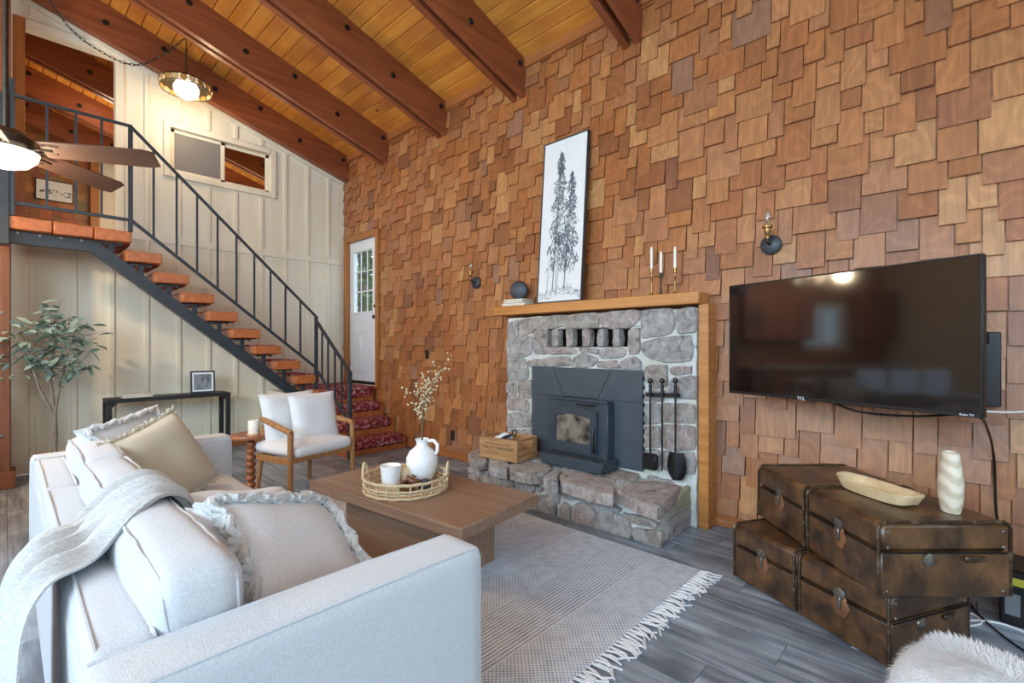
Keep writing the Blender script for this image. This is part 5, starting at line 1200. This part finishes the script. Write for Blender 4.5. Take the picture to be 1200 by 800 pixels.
# ================================================================== loft: picture and downlight
lp = ony(64, 224, 11.05)
fp2 = thing('framed_print', 'small framed grey landscape print on the shingle wall of the loft', 'picture', (lp.x, 11.07, lp.z - .17))
frame(fp2, .46, .34, .012, .03, M['black'], Matrix.Identity(4)); MB().box(-.22, .22, -.026, -.004, .01, .33).build('print', M['canvas'], fp2)
ik = MB(); rr = random.Random(4)
for k in range(70):
    x = rr.uniform(-.19, .19); z = .15 + rr.uniform(-.02, .03) - (.05 if k % 3 == 0 else 0); ik.add([(x, -.0275, z), (x + rr.uniform(.01, .05), -.0275, z + rr.uniform(-.006, .006)), (x + .01, -.0275, z + rr.uniform(.006, .022))], [(0, 1, 2)])
ik.build('drawing', M['artink'], fp2, ang=0)
dl = ony(118, 106, 8.9); dl.z = ceilz(dl.x) - .004
tag(MB().lathe([(0, -.008), (.07, -.008), (.08, 0), (0, 0)], 20).xf(RY(math.atan(SLOPE))).xf(T(*dl)).build('downlight', M['disc']), 'round white recessed light in the loft ceiling', 'ceiling light')
point('loft_downlight', (dl.x, dl.y, dl.z - .5), 10, (1, .84, .62), .1)
point('loft_fill', (1.5, 9.0, 3.3), 50, (1, .84, .62), .15)  # added fill light without a fixture, brightens the loft room
point('loft_ceiling_fill', (2.7, 8.75, 3.1), 40, (1, .84, .62), .15)  # second added fill, no lamp there: lifts the planks behind the interior window
# ================================================================== kitchen end of the room (seen in the television)
M['cab'] = mat('cabinet_wood', (140, 84, 44), (166, 104, 58), .45, ns=1, st=WZ, rnd=.06)
kx = [-3.6, -2.85, -2.0 + .1, -1.15, -.45]
for i, (a, b) in enumerate(zip(kx, kx[1:])):
    c = thing('base_cabinet', ('wooden base cabinet at the kitchen corner', 'wooden base cabinet under the kitchen window', 'wooden base cabinet next to the window unit', 'wooden base cabinet nearest the rough post')[i], 'cabinet', ((a + b) / 2, 6.56, 0))
    w = (b - a) / 2 - .004; MB().box(-w, w, -.27, .31, .1, .88).build('body', M['cab'], c)
    for s in (-1, 1): d = MB().box(min(0, s * w) + .006, max(0, s * w) - .006, -.292, -.27, .13, .85, .004).build('door', M['cab'], c); MB().tube([(s * .05, -.3, .7), (s * .05, -.31, .75), (s * .05, -.3, .8)], .006, 6).build('handle', M['black'], d)
    if i != 1:
        c = thing('wall_cabinet', ('wooden wall cabinet at the kitchen corner', '', 'wooden wall cabinet beside the kitchen window', 'wooden wall cabinet nearest the rough post')[i], 'cabinet', ((a + b) / 2, 6.7, 1.4))
        MB().box(-w, w, -.16, .17, 0, .95).build('body', M['cab'], c)
        for s in (-1, 1): MB().box(min(0, s * w) + .006, max(0, s * w) - .006, -.182, -.16, .02, .93, .004).build('door', M['cab'], c)
tag(MB().box(-3.62, -.43, 6.24, 6.875, .88, .92, .004).build('kitchen_worktop', mat('pale_worktop', (196, 190, 180), (214, 208, 198), .35, ns=12)), 'pale stone worktop along the kitchen cabinets', 'worktop')
isl = thing('dining_table', 'white dining table in the kitchen end of the room', 'table', (-1.25, 5.0, 0), .0)
MB().box(-.8, .8, -.4, .4, .72, .76, .006).build('tabletop', M['white'], isl)
for x in (-.7, .7):
    for y in (-.32, .32): MB().box(x - .035, x + .035, y - .035, y + .035, 0, .72, .004).build('leg', M['white'], isl)
dc = thing('dining_chair', 'pale upholstered dining chair at the table end nearest the kitchen corner', 'chair', (-1.75, 4.35, 0), 0, 'dining chairs')
MB().softbox((0, 0, .45), (.44, .44, .09), .035, 6).build('seat', M['sofacush'], dc); MB().softbox((0, -.2, .72), (.44, .08, .5), .035, 8).build('backrest', M['sofacush'], dc)
for x in (-.19, .19):
    for y in (-.19, .19): MB().tube([(x, y, .42), (x * 1.05, y * 1.05, 0)], [.02, .014], 8).build('leg', M['oak'], dc)
dup(dc, 'pale upholstered dining chair in the middle of the dining table side', (-1.25, 4.35, 0)); dup(dc, 'pale upholstered dining chair at the table end nearest the rough post', (-.75, 4.35, 0))
chd = thing('chandelier', 'five-bulb chandelier over the dining table', 'lamp', (-1.0, 5.45, 2.35))
MB().tube([(0, 0, 0), (0, 0, ceilz(-1.0) - 2.36)], .01, 8).build('stem', M['bronze'], chd)
for k in range(5):
    a = 2 * PI * k / 5; MB().tube([(0, 0, .0), (.18 * math.cos(a), .18 * math.sin(a), -.06), (.3 * math.cos(a), .3 * math.sin(a), .0)], .008, 6).build('arm', M['bronze'], chd)
    MB().lathe([(0, -.03), (.03, -.02), (.04, .015), (.03, .05), (0, .06)], 12).xf(T(.3 * math.cos(a), .3 * math.sin(a), .03)).build('bulb', M['bulb'], chd)
point('chandelier_light', (-1.0, 5.45, 2.6), 150, (1, .76, .50), .04)
# trees outside the entry door
rr = random.Random(8)
tb = mat('pine_bark', (96, 76, 60), (134, 110, 90), .9, ns=6); tl_ = mat('pine_foliage', (70, 100, 56), (120, 150, 90), .8, ns=3)
for i, (x, y, h, lab) in enumerate(((7.9, 14.1, 10, 'slender pine nearest the white door, seen through its pane'), (9.5, 16.6, 11, 'pine with low green boughs just behind the slender one'), (10.7, 19.3, 12, 'tall pine with a bare lower trunk beyond the door'), (13.0, 22.6, 12, 'bushy green pine far beyond the door pane'))):
    t = thing('pine_tree', lab, 'tree', (x, y, -.05), rr.uniform(0, 6), 'pines outside the door')
    MB().tube([(0, 0, 0), (.05, 0, h * .5), (0, 0, h)], [.11, .09, .03], 8).build('trunk', tb, t)
    f_ = MB()
    for k in range(160):
        z = rr.uniform(1.2 if i % 2 else 2.6, h); a = rr.uniform(0, 6.28); L_ = (1 - z / h) * .8 + .25; e = Vector((math.cos(a) * L_, math.sin(a) * L_, z - .25)); m = e * .5 + Vector((0, 0, z * .5)); s_ = Vector((-math.sin(a), math.cos(a), 0)) * rr.uniform(.12, .25)
        f_.add([(0, 0, z), m + s_, e, m - s_ + Vector((0, 0, .08))], [(0, 1, 2), (0, 2, 3)])
    f_.build('boughs', tl_, t, ang=0, kind='stuff')
# ================================================================== put every origin at the base of its thing
def world_verts(o, M0):
    Mx = M0 @ o.matrix_basis; vs = [Mx @ Vector(c) for c in o.bound_box] if o.type == 'MESH' else []
    for c in o.children: vs += world_verts(c, Mx)
    return vs
for o in list(COL.objects):
    if o.parent is None and o.get('category') and Vector(o.location).length < 1e-6:
        if o.type == 'EMPTY':
            vs = world_verts(o, Matrix.Identity(4)); c = Vector(((min(v.x for v in vs) + max(v.x for v in vs)) / 2, (min(v.y for v in vs) + max(v.y for v in vs)) / 2, min(v.z for v in vs)))
            o.location = c
            for ch_ in o.children: ch_.location = Vector(ch_.location) - c
        elif o.type == 'MESH' and o.data.users == 1:
            vs = [v.co for v in o.data.vertices]; c = Vector(((min(v.x for v in vs) + max(v.x for v in vs)) / 2, (min(v.y for v in vs) + max(v.y for v in vs)) / 2, min(v.z for v in vs)))
            o.data.transform(Matrix.Translation(-c)); o.location = c
